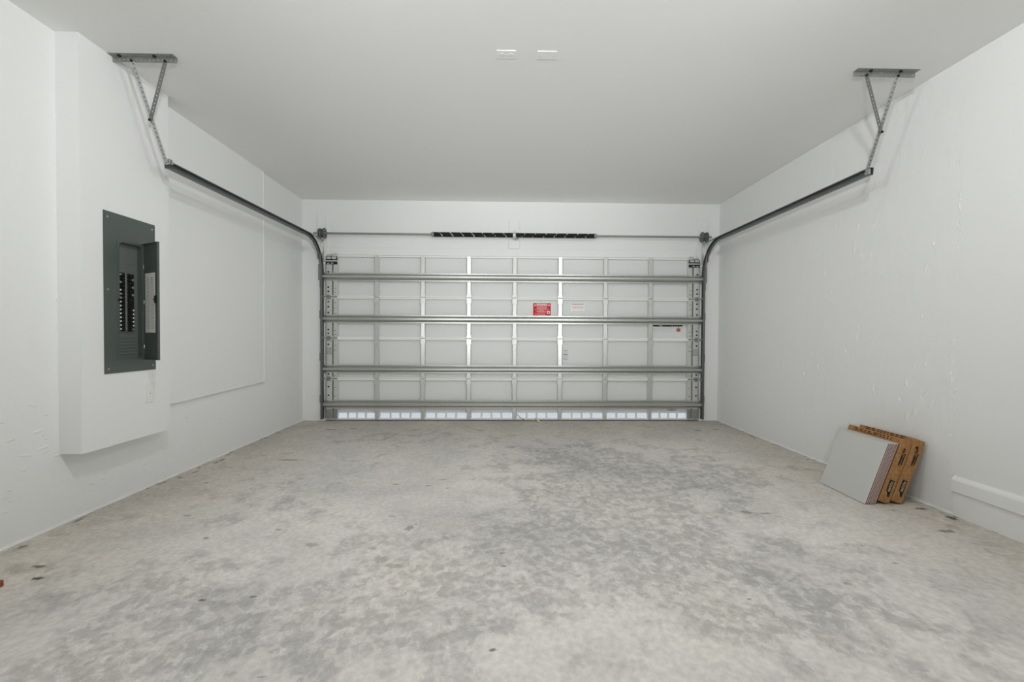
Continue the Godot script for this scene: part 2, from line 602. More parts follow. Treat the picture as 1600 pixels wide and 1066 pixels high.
# ================================================================ room
func room() -> void:
	# floor slab, textured in room coordinates
	var st := mb()
	uvquad(st, Vector3(FX0, 0, FZ0), Vector3(FX1, 0, FZ0), Vector3(FX1, 0, FZ1), Vector3(FX0, 0, FZ1), Vector3.UP)
	quad(st, Vector3(FX0, 0, FZ1), Vector3(FX1, 0, FZ1), Vector3(FX1, 0, ZB + 0.15), Vector3(FX0, 0, ZB + 0.15), Vector3.UP)
	quad(st, Vector3(FX0, 0, FZ0), Vector3(FX1, 0, FZ0), Vector3(FX1, -0.2, FZ0), Vector3(FX0, -0.2, FZ0), Vector3.FORWARD)
	quad(st, Vector3(FX0, -0.2, FZ0), Vector3(FX1, -0.2, FZ0), Vector3(FX1, -0.2, ZB + 0.15), Vector3(FX0, -0.2, ZB + 0.15), Vector3.DOWN)
	quad(st, Vector3(FX0, 0, FZ0), Vector3(FX0, -0.2, FZ0), Vector3(FX0, -0.2, ZB + 0.15), Vector3(FX0, 0, ZB + 0.15), Vector3.LEFT)
	quad(st, Vector3(FX1, 0, FZ0), Vector3(FX1, -0.2, FZ0), Vector3(FX1, -0.2, ZB + 0.15), Vector3(FX1, 0, ZB + 0.15), Vector3.RIGHT)
	struct("floor", st, M.floor, "bare grey concrete floor with blotchy trowel marks and stains", "floor")
	st = mb()
	bx(st, XL - 0.2, XR + 0.2, HC, HC + 0.15, ZD - 0.2, ZB + 0.2)
	struct("ceiling", st, M.ceiling, "smooth white painted garage ceiling", "ceiling")
	st = mb()
	bx(st, XL - 0.2, XL, -0.2, HC, ZD - 0.2, ZB + 0.2)
	plaster_lumps(struct("wall_left", st, M.wall_left, "white plastered wall left of the garage door", "wall"), XL, 1.0, [[-2.6, -1.8, 0.05, 0.75, 34, 0.1, 0.07], [-3.3, -2.6, 0.1, 0.4, 14, 0.1, 0.06], [-4.4, -3.3, 0.1, 0.5, 8, 0.2, 0.05], [-2.485, -2.47, 0.45, 2.7, 16, 1.57, 0.05]], 41)
	st = mb()
	bx(st, XR, XR + 0.2, -0.2, HC, ZD - 0.2, ZB + 0.2)
	plaster_lumps(struct("wall_right", st, M.wall_right, "white rough plastered wall behind the leaning tiles", "wall"), XR, -1.0, [[-2.60, -2.545, 0.25, 1.1, 40, 1.3, 0.05], [-2.9, -2.58, 0.35, 1.2, 22, 1.1, 0.07], [-4.2, -2.7, 0.3, 2.2, 40, 1.5, 0.10], [-2.57, -2.55, 1.1, 2.3, 14, 1.57, 0.06]], 42)
	st = mb()
	bx(st, XL, XR, -0.2, HC, ZB, ZB + 0.2)
	struct("wall_back", st, M.smooth, "plain white wall behind the viewer", "wall")
	# wall around the door opening
	var ox0 := -2.262
	var ox1 := 2.582
	var oy := 2.118
	st = mb()
	bx(st, XL, ox0, -0.2, HC, ZD - 0.15, ZD)
	bx(st, ox1, XR, -0.2, HC, ZD - 0.15, ZD)
	bx(st, ox0, ox1, oy, HC, ZD - 0.15, ZD)
	struct("wall_front", st, M.smooth, "white wall above and beside the garage door", "wall")
	# stop boards outside the door
	st = mb()
	bx(st, ox0 - 0.03, ox0 + 0.06, 0, oy, ZD - 0.11, ZD - 0.055)
	struct("trim_1", st, M.paint)
	st = mb()
	bx(st, ox1 - 0.06, ox1 + 0.03, 0, oy, ZD - 0.11, ZD - 0.055)
	struct("trim_2", st, M.paint)
	st = mb()
	bx(st, ox0, ox1, oy - 0.05, oy + 0.03, ZD - 0.11, ZD - 0.055)
	struct("trim_3", st, M.paint)
	# painted boards on the wall above the door
	st = mb()
	bx(st, -2.225, 2.52, 2.124, 2.220, ZD, ZD + 0.010, 0.002)
	struct("trim_4", st, M.paint, "long low white board just above the garage door", "trim")
	var pads := [["trim_5", 0.083, 0.222, 2.222, 2.575, "white painted board behind the middle of the torsion springs"], ["trim_6", -2.352, -2.222, 2.00, 2.632, "white painted board behind the left cable drum"], ["trim_7", 2.528, 2.662, 2.00, 2.632, "white painted board behind the right cable drum"]]
	for p in pads:
		st = mb()
		bx(st, p[1], p[2], p[3], p[4], ZD, ZD + 0.022, 0.003)
		struct(p[0], st, M.paint, p[5], "trim")
	# boxed-out chase with a pocket for the electrical panel
	st = mb()
	var zx0 := -3.135
	var zx1 := -2.487
	var xb := -2.42
	var y0 := 0.413
	var hz0 := -2.935
	var hz1 := -2.690
	var hy0 := 0.92
	var hy1 := 1.72
	bx(st, XL, xb, y0, hy0, zx0, zx1)
	bx(st, XL, xb, hy1, HC, zx0, zx1)
	bx(st, XL, xb, hy0, hy1, zx0, hz0)
	bx(st, XL, xb, hy0, hy1, hz1, zx1)
	struct("wall_chase", st, M.smooth, "boxed-out white chase on the left wall around the electrical panel", "wall")
	# furred-out panel on the left wall
	st = mb()
	var fa := Vector3(XL + 0.022, 0.567, zx0)
	var fb := Vector3(XL + 0.022, 0.601, -4.555)
	var bk := Vector3(-0.022, 0, 0)
	var up0 := Vector3(XL + 0.022, HC, zx0)
	var up1 := Vector3(XL + 0.022, HC, -4.555)
	quad(st, fa, fb, up1, up0, Vector3.RIGHT)
	quad(st, fa, fb, fb + bk, fa + bk, Vector3.DOWN)
	quad(st, fb, up1, up1 + bk, fb + bk, Vector3.FORWARD)
	var pf := struct("trim_8", st, M.smooth, "furred-out white wall panel between chase and garage door", "wall panel")
	# paint-crusted corner beads along its edges
	var rng := RandomNumberGenerator.new()
	rng.seed = 5
	st = mb()
	var pts := []
	for k in 46:
		var t := k / 45.0
		pts.append(Vector3(XL + 0.022 + rng.randf_range(0.0, 0.0012), lerpf(0.567, 0.601, t) + 0.006, lerpf(zx0 - 0.002, -4.555, t)))
	sweep(st, [Vector2(-0.004, -0.006), Vector2(0.0035, -0.006), Vector2(0.0035, 0.004), Vector2(-0.004, 0.010)], pts, Vector3.RIGHT)
	part("corner_bead", st, M.paint, pf)
	st = mb()
	pts = []
	for k in 60:
		pts.append(Vector3(XL + 0.022 + rng.randf_range(0.0, 0.002), lerpf(0.600, HC - 0.004, k / 59.0), -4.555 + rng.randf_range(-0.003, 0.003)))
	sweep(st, [Vector2(-0.006, -0.010), Vector2(0.004, -0.010), Vector2(0.004, 0.010), Vector2(-0.006, 0.010)], pts, Vector3.RIGHT)
	part("corner_bead", st, M.paint, pf)
	# smooth wall board and low curb at the near end of the right wall
	st = mb()
	bx(st, XR - 0.004, XR + 0.02, 0.15, HC, -2.552, ZB + 0.02, 0.0025)
	struct("trim_9", st, M.board, "smoother white board covering the near end of the right wall", "wall panel")
	st = mb()
	sweep(st, [Vector2(0, 0), Vector2(-0.008, 0), Vector2(-0.010, 0.148), Vector2(-0.024, 0.156), Vector2(-0.024, 0.226), Vector2(-0.020, 0.236), Vector2(0, 0.256)], [Vector3(XR, 0, -2.556), Vector3(XR, 0, ZB)], Vector3.RIGHT)
	struct("trim_10", st, M.paint, "low white ledge at the foot of the right wall", "ledge")
	# uneven lip of paint and plaster where the walls meet the slab
	paint_lip("baseboard_left", XL, 1.0, -5.46, -1.2, 21)
	paint_lip("baseboard_right", XR, -1.0, -5.46, -2.56, 22)
	# outdoors: the apron in front of the door
	st = mb()
	bx(st, -14, 14, -0.25, -0.03, -40, ZD - 0.14)
	struct("driveway", st, M.driveway, "pale driveway outside, seen through the vents of the door", "driveway")

func plaster_lumps(wall: Node3D, x: float, s: float, spots: Array, seed_: int) -> void:
	# small trowel ridges and crumbs of plaster left standing on the wall
	var rng := RandomNumberGenerator.new()
	rng.seed = seed_
	var st := mb()
	for p in spots:
		# z0, z1, y0, y1, how many, slope of the ridge, length
		for k in p[4]:
			var z := rng.randf_range(p[0], p[1])
			var y := rng.randf_range(p[2], p[3])
			var L: float = p[6] * rng.randf_range(0.4, 1.2)
			var a: float = p[5] + rng.randf_range(-0.35, 0.35)
			var d := Vector3(0, sin(a), cos(a))
			var w := Vector3(0, cos(a), -sin(a)) * L * rng.randf_range(0.08, 0.20)
			var c := Vector3(x, y, z)
			var h := rng.randf_range(0.002, 0.0055)
			var ring := []
			for q in 10:
				var t := TAU * q / 10.0
				ring.append(c + d * (cos(t) * L * 0.5 * rng.randf_range(0.8, 1.1)) + w * sin(t) * rng.randf_range(0.7, 1.1))
			var top := c + Vector3(s * h, 0, 0) + w * 0.3
			for q in 10:
				var n: Vector3 = (ring[q] - top).cross(ring[(q + 1) % 10] - top).normalized()
				if n.x * s < 0.0:
					n = -n
				tri(st, top, ring[q], ring[(q + 1) % 10], n, n, n)
	var o := part("plaster_ridges", st, wall.material_override, wall)
	o.set_meta("kind", "stuff")

func paint_lip(called: String, x: float, s: float, z0: float, z1: float, seed_: int) -> void:
	var rng := RandomNumberGenerator.new()
	rng.seed = seed_
	var st := mb()
	var n := 120
	var prev := []
	for k in n + 1:
		var z := lerpf(z0, z1, float(k) / n)
		var w := rng.randf_range(0.003, 0.010)
		var h := rng.randf_range(0.006, 0.014)
		var ring := [Vector3(x, h + 0.004, z), Vector3(x + s * w * 0.55, h * 0.6, z), Vector3(x + s * w, 0.0006, z)]
		if k > 0:
			for i in 2:
				quad(st, prev[i], prev[i + 1], ring[i + 1], ring[i], Vector3(s, 1, 0))
		prev = ring
	struct(called, st, M.paint)

# ================================================================ garage door
const GLYPH := {"W": "10001100011000110101101011101110001", "A": "01110100011000111111100011000110001", "R": "11110100011000111110101001001010001", "N": "10001110011010110011100011000110001", "I": "11111001000010000100001000010011111", "G": "01110100011000010111100011000101110"}

func pixel_word(im: Image, word: String, x: int, y: int, s: int, c: Color) -> void:
	for ch in word:
		var g: String = GLYPH[ch]
		for k in 35:
			if g[k] == "1":
				im.fill_rect(Rect2i(x + (k % 5) * s, y + (k / 5) * s, s, s), c)
		x += 6 * s

func text_lines(im: Image, rng: RandomNumberGenerator, x0: int, x1: int, y: int, h: int, c: Color) -> void:
	# a line of print too small to read: word-long strokes broken by gaps
	var x := x0
	while x < x1:
		var w := rng.randi_range(h, h * 4)
		var e := mini(x + w, x1)
		for k in range(x, e, 3):
			im.fill_rect(Rect2i(k, y + rng.randi_range(0, 1), 2, h - rng.randi_range(0, 1)), c)
		x = e + maxi(2, h / 2)

func picture(im: Image, rough := 0.5) -> StandardMaterial3D:
	var m := mat(Color(1, 1, 1), rough, 0.0, 0.4)
	m.albedo_texture = ImageTexture.create_from_image(im)
	m.texture_repeat = false
	return m

func sticker(called: String, label: String, parent: Node3D, x0: float, x1: float, y0: float, y1: float, z: float, m: Material) -> void:
	var st := mb()
	var t := 0.0006
	uvquad(st, Vector3(x0, y1, z + t), Vector3(x1, y1, z + t), Vector3(x1, y0, z + t), Vector3(x0, y0, z + t), Vector3.BACK)
	quad(st, Vector3(x0, y1, z), Vector3(x1, y1, z), Vector3(x1, y1, z + t), Vector3(x0, y1, z + t), Vector3.UP)
	quad(st, Vector3(x0, y0, z), Vector3(x1, y0, z), Vector3(x1, y0, z + t), Vector3(x0, y0, z + t), Vector3.DOWN)
	quad(st, Vector3(x0, y0, z), Vector3(x0, y1, z), Vector3(x0, y1, z + t), Vector3(x0, y0, z + t), Vector3.LEFT)
	quad(st, Vector3(x1, y0, z), Vector3(x1, y1, z), Vector3(x1, y1, z + t), Vector3(x1, y0, z + t), Vector3.RIGHT)
	var o := part(called, st, m, parent)
	o.set_meta("label", label)

func garage_door() -> void:
	var door := Node3D.new()
	door.name = "door_1"
	add_child(door)
	door.set_meta("kind", "structure")
	tag(door, "closed sectional steel garage door with galvanised struts and uprights", "garage door")
	var dx0 := -2.258
	var dx1 := 2.578
	var joints := [0.012, 0.545, 1.063, 1.588, 2.121]
	var strut_y := [0.215, 0.668, 1.308, 1.843]
	var stile_x := []
	for k in 7:
		stile_x.append(-1.604 + 0.5888 * k)
	var hat := [Vector2(0.0, -0.053), Vector2(0.008, -0.053), Vector2(0.008, -0.036), Vector2(0.004, -0.033), Vector2(0.048, -0.016), Vector2(0.054, -0.010), Vector2(0.054, 0.010), Vector2(0.048, 0.016), Vector2(0.004, 0.033), Vector2(0.008, 0.036), Vector2(0.008, 0.053), Vector2(0.0, 0.053),
		Vector2(0.0, 0.031), Vector2(0.045, 0.013), Vector2(0.050, 0.008), Vector2(0.050, -0.008), Vector2(0.045, -0.013), Vector2(0.0, -0.031)]
	var zs := -5.497   # inner face of the sheet
	for i in 4:
		var y0: float = joints[i] + 0.0008
		var y1: float = joints[i + 1] - 0.0008
		var st := mb()
		if i == 0:
			bx(st, dx0, dx1, 0.094, y1, zs - 0.008, zs)
			bx(st, dx0, dx1, y0, 0.024, zs - 0.008, zs)
			# bars between the vent lights
			for b in 8:
				var a: Array = vent_span(b, stile_x)
				var x0: float = a[0]
				var x1: float = a[1]
				bx(st, (dx0 if b == 0 else stile_x[b - 1]), x0, 0.024, 0.094, zs - 0.008, zs)
				if b == 7:
					bx(st, x1, dx1, 0.024, 0.094, zs - 0.008, zs)
				for k in 3:
					var xm := lerpf(x0, x1, (k + 1) / 4.0)
					bx(st, xm - 0.012, xm + 0.012, 0.024, 0.094, zs - 0.008, zs + 0.004)
		else:
			bx(st, dx0, dx1, y0, y1, zs - 0.008, zs)
		var sec := part("door_section", st, M.skin, door)
		# rolled top and bottom edges of the section
		st = mb()
		bx(st, dx0, dx1, y1 - 0.021, y1, zs, ZSTILE - 0.003, 0.003)
		part("rail", st, M.rail, sec)
		st = mb()
		bx(st, dx0, dx1, y0, y0 + (0.016 if i else 0.022), zs, ZSTILE - 0.003, 0.003)
		part("rail", st, M.rail, sec)
		if i == 0:
			for b in 8:
				var a: Array = vent_span(b, stile_x)
				for k in 4:
					st = mb()
					var xa := lerpf(a[0], a[1], k / 4.0) + (0.012 if k else 0.0)
					var xc := lerpf(a[0], a[1], (k + 1) / 4.0) - (0.012 if k < 3 else 0.0)
					bx(st, xa, xc, 0.024, 0.094, zs - 0.006, zs - 0.003)
					part("vent_pane", st, M.pane, sec)
		# uprights
		for x: float in stile_x:
			st = mb()
			stile(st, x, 0.052, y0 + 0.003, y1 - 0.003, zs, ZSTILE)
			part("stile", st, M.galv, sec)
		for s: float in [-1.0, 1.0]:
			var e0 := dx0 if s < 0 else dx1
			st = mb()
			bx(st, e0 - s * 0.018, e0 - s * 0.090, y0 + 0.004, y1 - 0.004, zs, ZSTILE + 0.004, 0.003)
			bx(st, e0, e0 - s * 0.018, y0, y1, zs, ZSTILE - 0.006, 0.002)
			part("end_stile", st, M.galv, sec)
			st = mb()
			stile(st, e0 - s * 0.131, 0.054, y0 + 0.004, y1 - 0.004, zs, ZSTILE)
			part("end_cap", st, M.galv, sec)
			# dark bolts on the end plates
			st = mb()
			var by: Array = [[0.44, 0.33, 0.07], [0.98, 0.92, 0.60], [1.525, 1.46, 1.385, 1.17, 1.12], [1.905, 1.71, 1.655]][i]
			for v: float in by:
				if i > 0 or v > 0.26:
					bolt_head(st, Vector3(e0 - s * 0.045, v, ZSTILE + 0.004), Vector3.BACK, 0.0115, 0.006)
			for v: float in by:
				bolt_head(st, Vector3(e0 - s * 0.122, v - 0.012, ZSTILE), Vector3.BACK, 0.0045, 0.003)
				bolt_head(st, Vector3(e0 - s * 0.138, v - 0.012, ZSTILE), Vector3.BACK, 0.0045, 0.003)
			part("bolts", st, M.bolt, sec)
		# hinges at the top joint of each section but the last
		if i < 3:
			for x: float in stile_x:
				st = mb()
				bx(st, x - 0.031, x + 0.031, y1 + 0.006, y1 + 0.040, ZSTILE, ZSTILE + 0.004, 0.0015)
				bx(st, x - 0.031, x + 0.031, y1 - 0.075, y1 - 0.006, ZSTILE, ZSTILE + 0.004, 0.0015)
				cyl(st, Vector3(x - 0.034, y1 + 0.001, ZSTILE + 0.004), Vector3(x + 0.034, y1 + 0.001, ZSTILE + 0.004), 0.0055, 10)
				for b in [[-0.012, 0.022], [0.012, 0.022], [-0.012, -0.035], [0.012, -0.055]]:
					bolt_head(st, Vector3(x + b[0], y1 + b[1], ZSTILE + 0.004), Vector3.BACK, 0.005, 0.004)
				part("hinge", st, M.galv, sec)
			for s: float in [-1.0, 1.0]:
				var e0 := dx0 if s < 0 else dx1
				st = mb()
				bx(st, e0 - s * 0.024, e0 - s * 0.070, y1 + 0.007, y1 + 0.026, ZSTILE + 0.004, ZSTILE + 0.008, 0.002)
				bx(st, e0 - s * 0.024, e0 - s * 0.070, y1 - 0.034, y1 - 0.007, ZSTILE + 0.004, ZSTILE + 0.008, 0.002)
				cyl(st, Vector3(e0 + s * 0.006, y1 + 0.001, ZSTILE + 0.016), Vector3(e0 - s * 0.155, y1 + 0.001, ZSTILE + 0.016), 0.0065, 10)
				part("end_hinge", st, M.steel, sec)
				st = mb()
				lathe(st, Vector3(e0 + s * 0.002, y1 + 0.001, ZSTILE + 0.028), Vector3(s, 0, 0), [Vector2(0, 0), Vector2(0, 0.018), Vector2(0.014, 0.020), Vector2(0.014, 0)], 16)
				part("roller", st, M.steel, sec)
		# strut
		st = mb()
		var sy: float = strut_y[i]
		sweep(st, hat_turned(hat), [Vector3(-2.290, sy, ZSTILE), Vector3(2.612, sy, ZSTILE)], Vector3.BACK)
		part("strut", st, M.strut, sec)
		if i == 1:
			for s: float in [-1.0, 1.0]:
				var e0 := dx0 if s < 0 else dx1
				st = mb()
				bx(st, e0 - s * 0.018, e0 - s * 0.098, 0.855, 0.935, ZSTILE + 0.004, ZSTILE + 0.014, 0.003)
				part("lock_bracket", st, M.strut, sec)
		if i == 3:
			for s: float in [-1.0, 1.0]:
				top_fixture(sec, dx0 if s < 0 else dx1, s)
		if i == 0:
			st = mb()
			bx(st, dx0, dx1, 0.0, 0.0125, zs - 0.012, zs + 0.014)
			part("bottom_seal", st, M.rubber, sec)
			for s: float in [-1.0, 1.0]:
				var e0 := dx0 if s < 0 else dx1
				st = mb()
				bx(st, e0 - s * 0.004, e0 - s * 0.105, 0.030, 0.150, ZSTILE + 0.004, ZSTILE + 0.012, 0.003)
				bx(st, e0 - s * 0.110, e0 - s * 0.160, 0.030, 0.150, ZSTILE, ZSTILE + 0.006, 0.002)
				part("bottom_bracket", st, M.steel, sec)
			# smudged stamp on the sheet at the right end
			var rng := RandomNumberGenerator.new()
			rng.seed = 4
			var im := Image.create_empty(64, 32, false, Image.FORMAT_RGB8)
			im.fill(Color(0.80, 0.81, 0.80))
			text_lines(im, rng, 4, 60, 3, 6, Color(0.25, 0.24, 0.22))
			text_lines(im, rng, 22, 44, 14, 5, Color(0.3, 0.28, 0.26))
			text_lines(im, rng, 16, 56, 24, 5, Color(0.25, 0.24, 0.22))
			sticker("sticker", "small label with dark smudged print at the foot of the door", sec, 2.17, 2.30, 0.120, 0.166, zs, picture(im))
		if i == 2:
			stickers(sec, zs)
		if i == 1:
			var rng := RandomNumberGenerator.new()
			rng.seed = 9
			var im := Image.create_empty(32, 64, false, Image.FORMAT_RGB8)
			im.fill(Color(0.865, 0.872, 0.862))
			text_lines(im, rng, 2, 27, 4, 4, Color(0.45, 0.45, 0.45))
			text_lines(im, rng, 2, 27, 29, 6, Color(0.25, 0.25, 0.25))
			text_lines(im, rng, 2, 25, 56, 4, Color(0.45, 0.45, 0.45))
			sticker("sticker", "pale strip with three tiny lines of print", sec, 0.800, 0.868, 0.79, 0.925, zs, picture(im))

func hat_turned(h: Array) -> Array:
	var r := []
	for p in h:
		r.append(Vector2(p.x, p.y))
	return r

func vent_span(b: int, sx: Array) -> Array:
	var x0: float = -2.100 if b == 0 else sx[b - 1] + 0.036
	var x1: float = 2.420 if b == 7 else sx[b] - 0.036
	return [x0, x1]

func stile(st: SurfaceTool, x: float, w: float, y0: float, y1: float, z0: float, z1: float) -> void:
	# rolled channel: flat face with a shallow rib down the middle and turned edges
	var h := w * 0.5
	sweep(st, [Vector2(-h, 0), Vector2(-h, z1 - z0 - 0.004), Vector2(-h + 0.004, z1 - z0), Vector2(h - 0.004, z1 - z0), Vector2(h, z1 - z0 - 0.004), Vector2(h, 0)],
		[Vector3(x, y1, z0), Vector3(x, y0, z0)], Vector3.RIGHT)

func top_fixture(sec: Node3D, e0: float, s: float) -> void:
	var st := mb()
	var z := ZSTILE + 0.004
	bx(st, e0 - s * 0.012, e0 - s * 0.158, 2.000, 2.100, z, z + 0.003)
	part("fixture_plate", st, M.black, sec)
	st = mb()
	bx(st, e0 - s * 0.040, e0 - s * 0.096, 2.100, 2.126, z, z + 0.020, 0.003)
	bx(st, e0 - s * 0.106, e0 - s * 0.160, 2.098, 2.136, z, z + 0.020, 0.003)
	bx(st, e0 - s * 0.022, e0 - s * 0.080, 2.064, 2.095, z, z + 0.014, 0.003)
	bx(st, e0 - s * 0.090, e0 - s * 0.146, 2.064, 2.095, z, z + 0.014, 0.003)
	bx(st, e0 + s * 0.010, e0 - s * 0.165, 2.032, 2.050, z + 0.010, z + 0.028, 0.006)
	bx(st, e0 - s * 0.030, e0 - s * 0.060, 2.006, 2.018, z, z + 0.010, 0.003)
	bx(st, e0 - s * 0.080, e0 - s * 0.110, 2.008, 2.020, z, z + 0.010, 0.003)
	part("roller_bracket", st, M.galv, sec)

func stickers(sec: Node3D, z: float) -> void:
	var rng := RandomNumberGenerator.new()
	rng.seed = 31
	var red := Color(0.80, 0.09, 0.11)
	var im := Image.create_empty(216, 152, false, Image.FORMAT_RGB8)
	im.fill(red)
	var wh := Color(0.97, 0.93, 0.92)
	# two warning triangles beside the heading
	for cx in [22, 194]:
		for k in 26:
			im.fill_rect(Rect2i(cx - k / 2, 8 + k, maxi(1, k), 1), wh)
		im.fill_rect(Rect2i(cx - 1, 18, 3, 9), red)
		im.fill_rect(Rect2i(cx - 1, 29, 3, 3), red)
	im.fill_rect(Rect2i(42, 8, 132, 26), wh)
	pixel_word(im, "WARNING", 48, 11, 3, red)
	text_lines(im, rng, 36, 172, 42, 7, wh)
	text_lines(im, rng, 48, 168, 53, 7, wh)
	text_lines(im, rng, 44, 172, 64, 7, wh)
	text_lines(im, rng, 22, 192, 75, 7, wh)
	text_lines(im, rng, 60, 130, 86, 6, wh)
	text_lines(im, rng, 40, 162, 97, 8, wh)
	text_lines(im, rng, 50, 158, 109, 7, wh)
	im.fill_rect(Rect2i(170, 96, 34, 36), wh)
	for k in 26:
		im.fill_rect(Rect2i(187 - k / 2, 101 + k, maxi(1, k), 1), red)
	text_lines(im, rng, 18, 150, 130, 7, wh)
	text_lines(im, rng, 62, 150, 141, 6, wh)
	sticker("sticker", "red warning sticker with white lettering", sec, 0.404, 0.634, 1.368, 1.528, z, picture(im))
	im = Image.create_empty(132, 82, false, Image.FORMAT_RGB8)
	im.fill(Color(0.97, 0.97, 0.96))
	text_lines(im, rng, 8, 124, 3, 9, Color(0.42, 0.33, 0.34))
	text_lines(im, rng, 14, 120, 28, 6, Color(0.80, 0.52, 0.52))
	text_lines(im, rng, 14, 124, 38, 6, Color(0.80, 0.52, 0.52))
	text_lines(im, rng, 14, 118, 47, 5, Color(0.85, 0.6, 0.6))
	im.fill_rect(Rect2i(12, 74, 110, 2), Color(0.6, 0.6, 0.6))
	sticker("sticker", "small white sticker with a dark heading and faint red print", sec, 0.898, 1.074, 1.420, 1.526, z, picture(im))
	im = Image.create_empty(300, 74, false, Image.FORMAT_RGB8)
	im.fill(Color(0.90, 0.905, 0.90))
	im.fill_rect(Rect2i(0, 0, 300, 16), Color(0.06, 0.07, 0.13))
	im.fill_rect(Rect2i(62, 0, 34, 16), Color(0.60, 0.62, 0.42))
	im.fill_rect(Rect2i(190, 0, 8, 16), Color(0.5, 0.5, 0.5))
	im.fill_rect(Rect2i(212, 14, 88, 60), Color(0.90, 0.905, 0.90))
	im.fill_rect(Rect2i(240, 34, 38, 34), Color(0.63, 0.36, 0.27))
	text_lines(im, rng, 243, 275, 38, 5, Color(0.8, 0.6, 0.5))
	text_lines(im, rng, 243, 275, 48, 5, Color(0.8, 0.6, 0.5))
	text_lines(im, rng, 243, 275, 58, 5, Color(0.8, 0.6, 0.5))
	im.fill_rect(Rect2i(256, 14, 6, 14), Color(0.2, 0.15, 0.15))
	for k in 4:
		text_lines(im, rng, 10, 190, 24 + k * 11, 4, Color(0.80, 0.80, 0.79))
	sticker("sticker", "wide pale label with a dark blue heading strip and a brown square", sec, 1.980, 2.370, 1.158, 1.252, z, picture(im))

# ================================================================ tracks
func tracks() -> void:
	var c_prof := func(s: float) -> Array:
		# C-shaped track, open towards the door: x along the door, y across the track
		var w := 0.026
		var h := 0.025
		var t := 0.0025
		var p := [Vector2(-w, -h), Vector2(0.0, -h), Vector2(0.0, -h + 0.006), Vector2(-0.0035, -h + 0.006), Vector2(-0.0035, -h + t), Vector2(-w + t, -h + t), Vector2(-w + t, h - t), Vector2(-0.004, h - t), Vector2(-0.004, h - 0.008), Vector2(0.0, h - 0.008), Vector2(0.0, h), Vector2(-w, h)]
		var r := []
		for q in p:
			r.append(Vector2(q.x * -s, q.y))
		return r
	for s: float in [-1.0, 1.0]:
		var x := -2.266 if s < 0 else 2.588
		var yend := 2.258 if s < 0 else 2.282
		var t := thing("garage_track", "grey steel roller track curving along the left wall side" if s < 0 else "grey steel roller track curving along the right wall side", "track", Vector3(x, 0, -5.41))
		var prof: Array = c_prof.call(s)
		var pr := []
		for q in prof:
			pr.append(Vector2(-q.x, q.y) if true else q)
		# local: x from the mouth outwards
		var local := []
		for q in prof:
			local.append(Vector2(absf(q.x) * s, q.y))
		var st := mb()
		sweep(st, local, [Vector3(0, 0.03, 0), Vector3(0, 1.86, 0)], Vector3.RIGHT)
		part("vertical_track", st, M.track, t)
		st = mb()
		var pts := []
		var R := 0.40
		for k in 17:
			var a := PI / 2 * k / 16.0
			pts.append(Vector3(0, 1.885 + R * sin(a), R - R * cos(a)))
		pts.append(Vector3(0, yend + 0.004, 2.43))
		pts.append(Vector3(0, yend, 2.475))
		pts.insert(0, Vector3(0, 1.862, 0))
		sweep(st, local, pts, Vector3.RIGHT)
		part("horizontal_track", st, M.track, t)
		# splice plate, jamb brackets and the flag bracket against the wall
		st = mb()
		bx(st, s * 0.027, s * 0.031, 1.70, 2.02, -0.03, 0.03, 0.001)
		bx(st, s * 0.027, s * 0.031, 1.78, 2.10, -0.055, 0.02, 0.001)
		bx(st, s * 0.026, s * 0.085, 1.80, 2.08, -0.0535, -0.0495, 0.001)
		for v: float in [1.74, 1.82, 1.92, 1.98]:
			bolt_head(st, Vector3(s * -0.0 + s * 0.022, v, 0.0), Vector3(-s, 0, 0), 0.006, 0.005)
		part("flag_bracket", st, M.steel, t)
		for v: float in [0.28, 0.82, 1.36]:
			st = mb()
			bx(st, s * 0.027, s * 0.031, v - 0.05, v + 0.05, -0.055, 0.015, 0.001)
			bx(st, s * 0.027, s * 0.070, v - 0.05, v + 0.05, -0.0555, -0.0515, 0.001)
			bolt_head(st, Vector3(s * 0.05, v, -0.0515), Vector3.BACK, 0.007, 0.005)
			part("jamb_bracket", st, M.steel, t)
		# flat stay from the curve to the bearing plate
		st = mb()
		var a0 := Vector3(s * 0.012, 2.310, 0.33)
		var b0 := Vector3(s * -0.012, 2.285, 0.03)
		tube(st, [a0, b0], 0.008, 8)
		part("stay", st, M.steel, t)
		st = mb()
		bx(st, s * -0.004, s * 0.010, 2.262, 2.300, 2.44, 2.472, 0.002)
		bolt_head(st, Vector3(s * -0.004, 2.270, 2.455), Vector3(-s, 0, 0), 0.010, 0.012)
		part("end_bolt", st, M.steel, t)

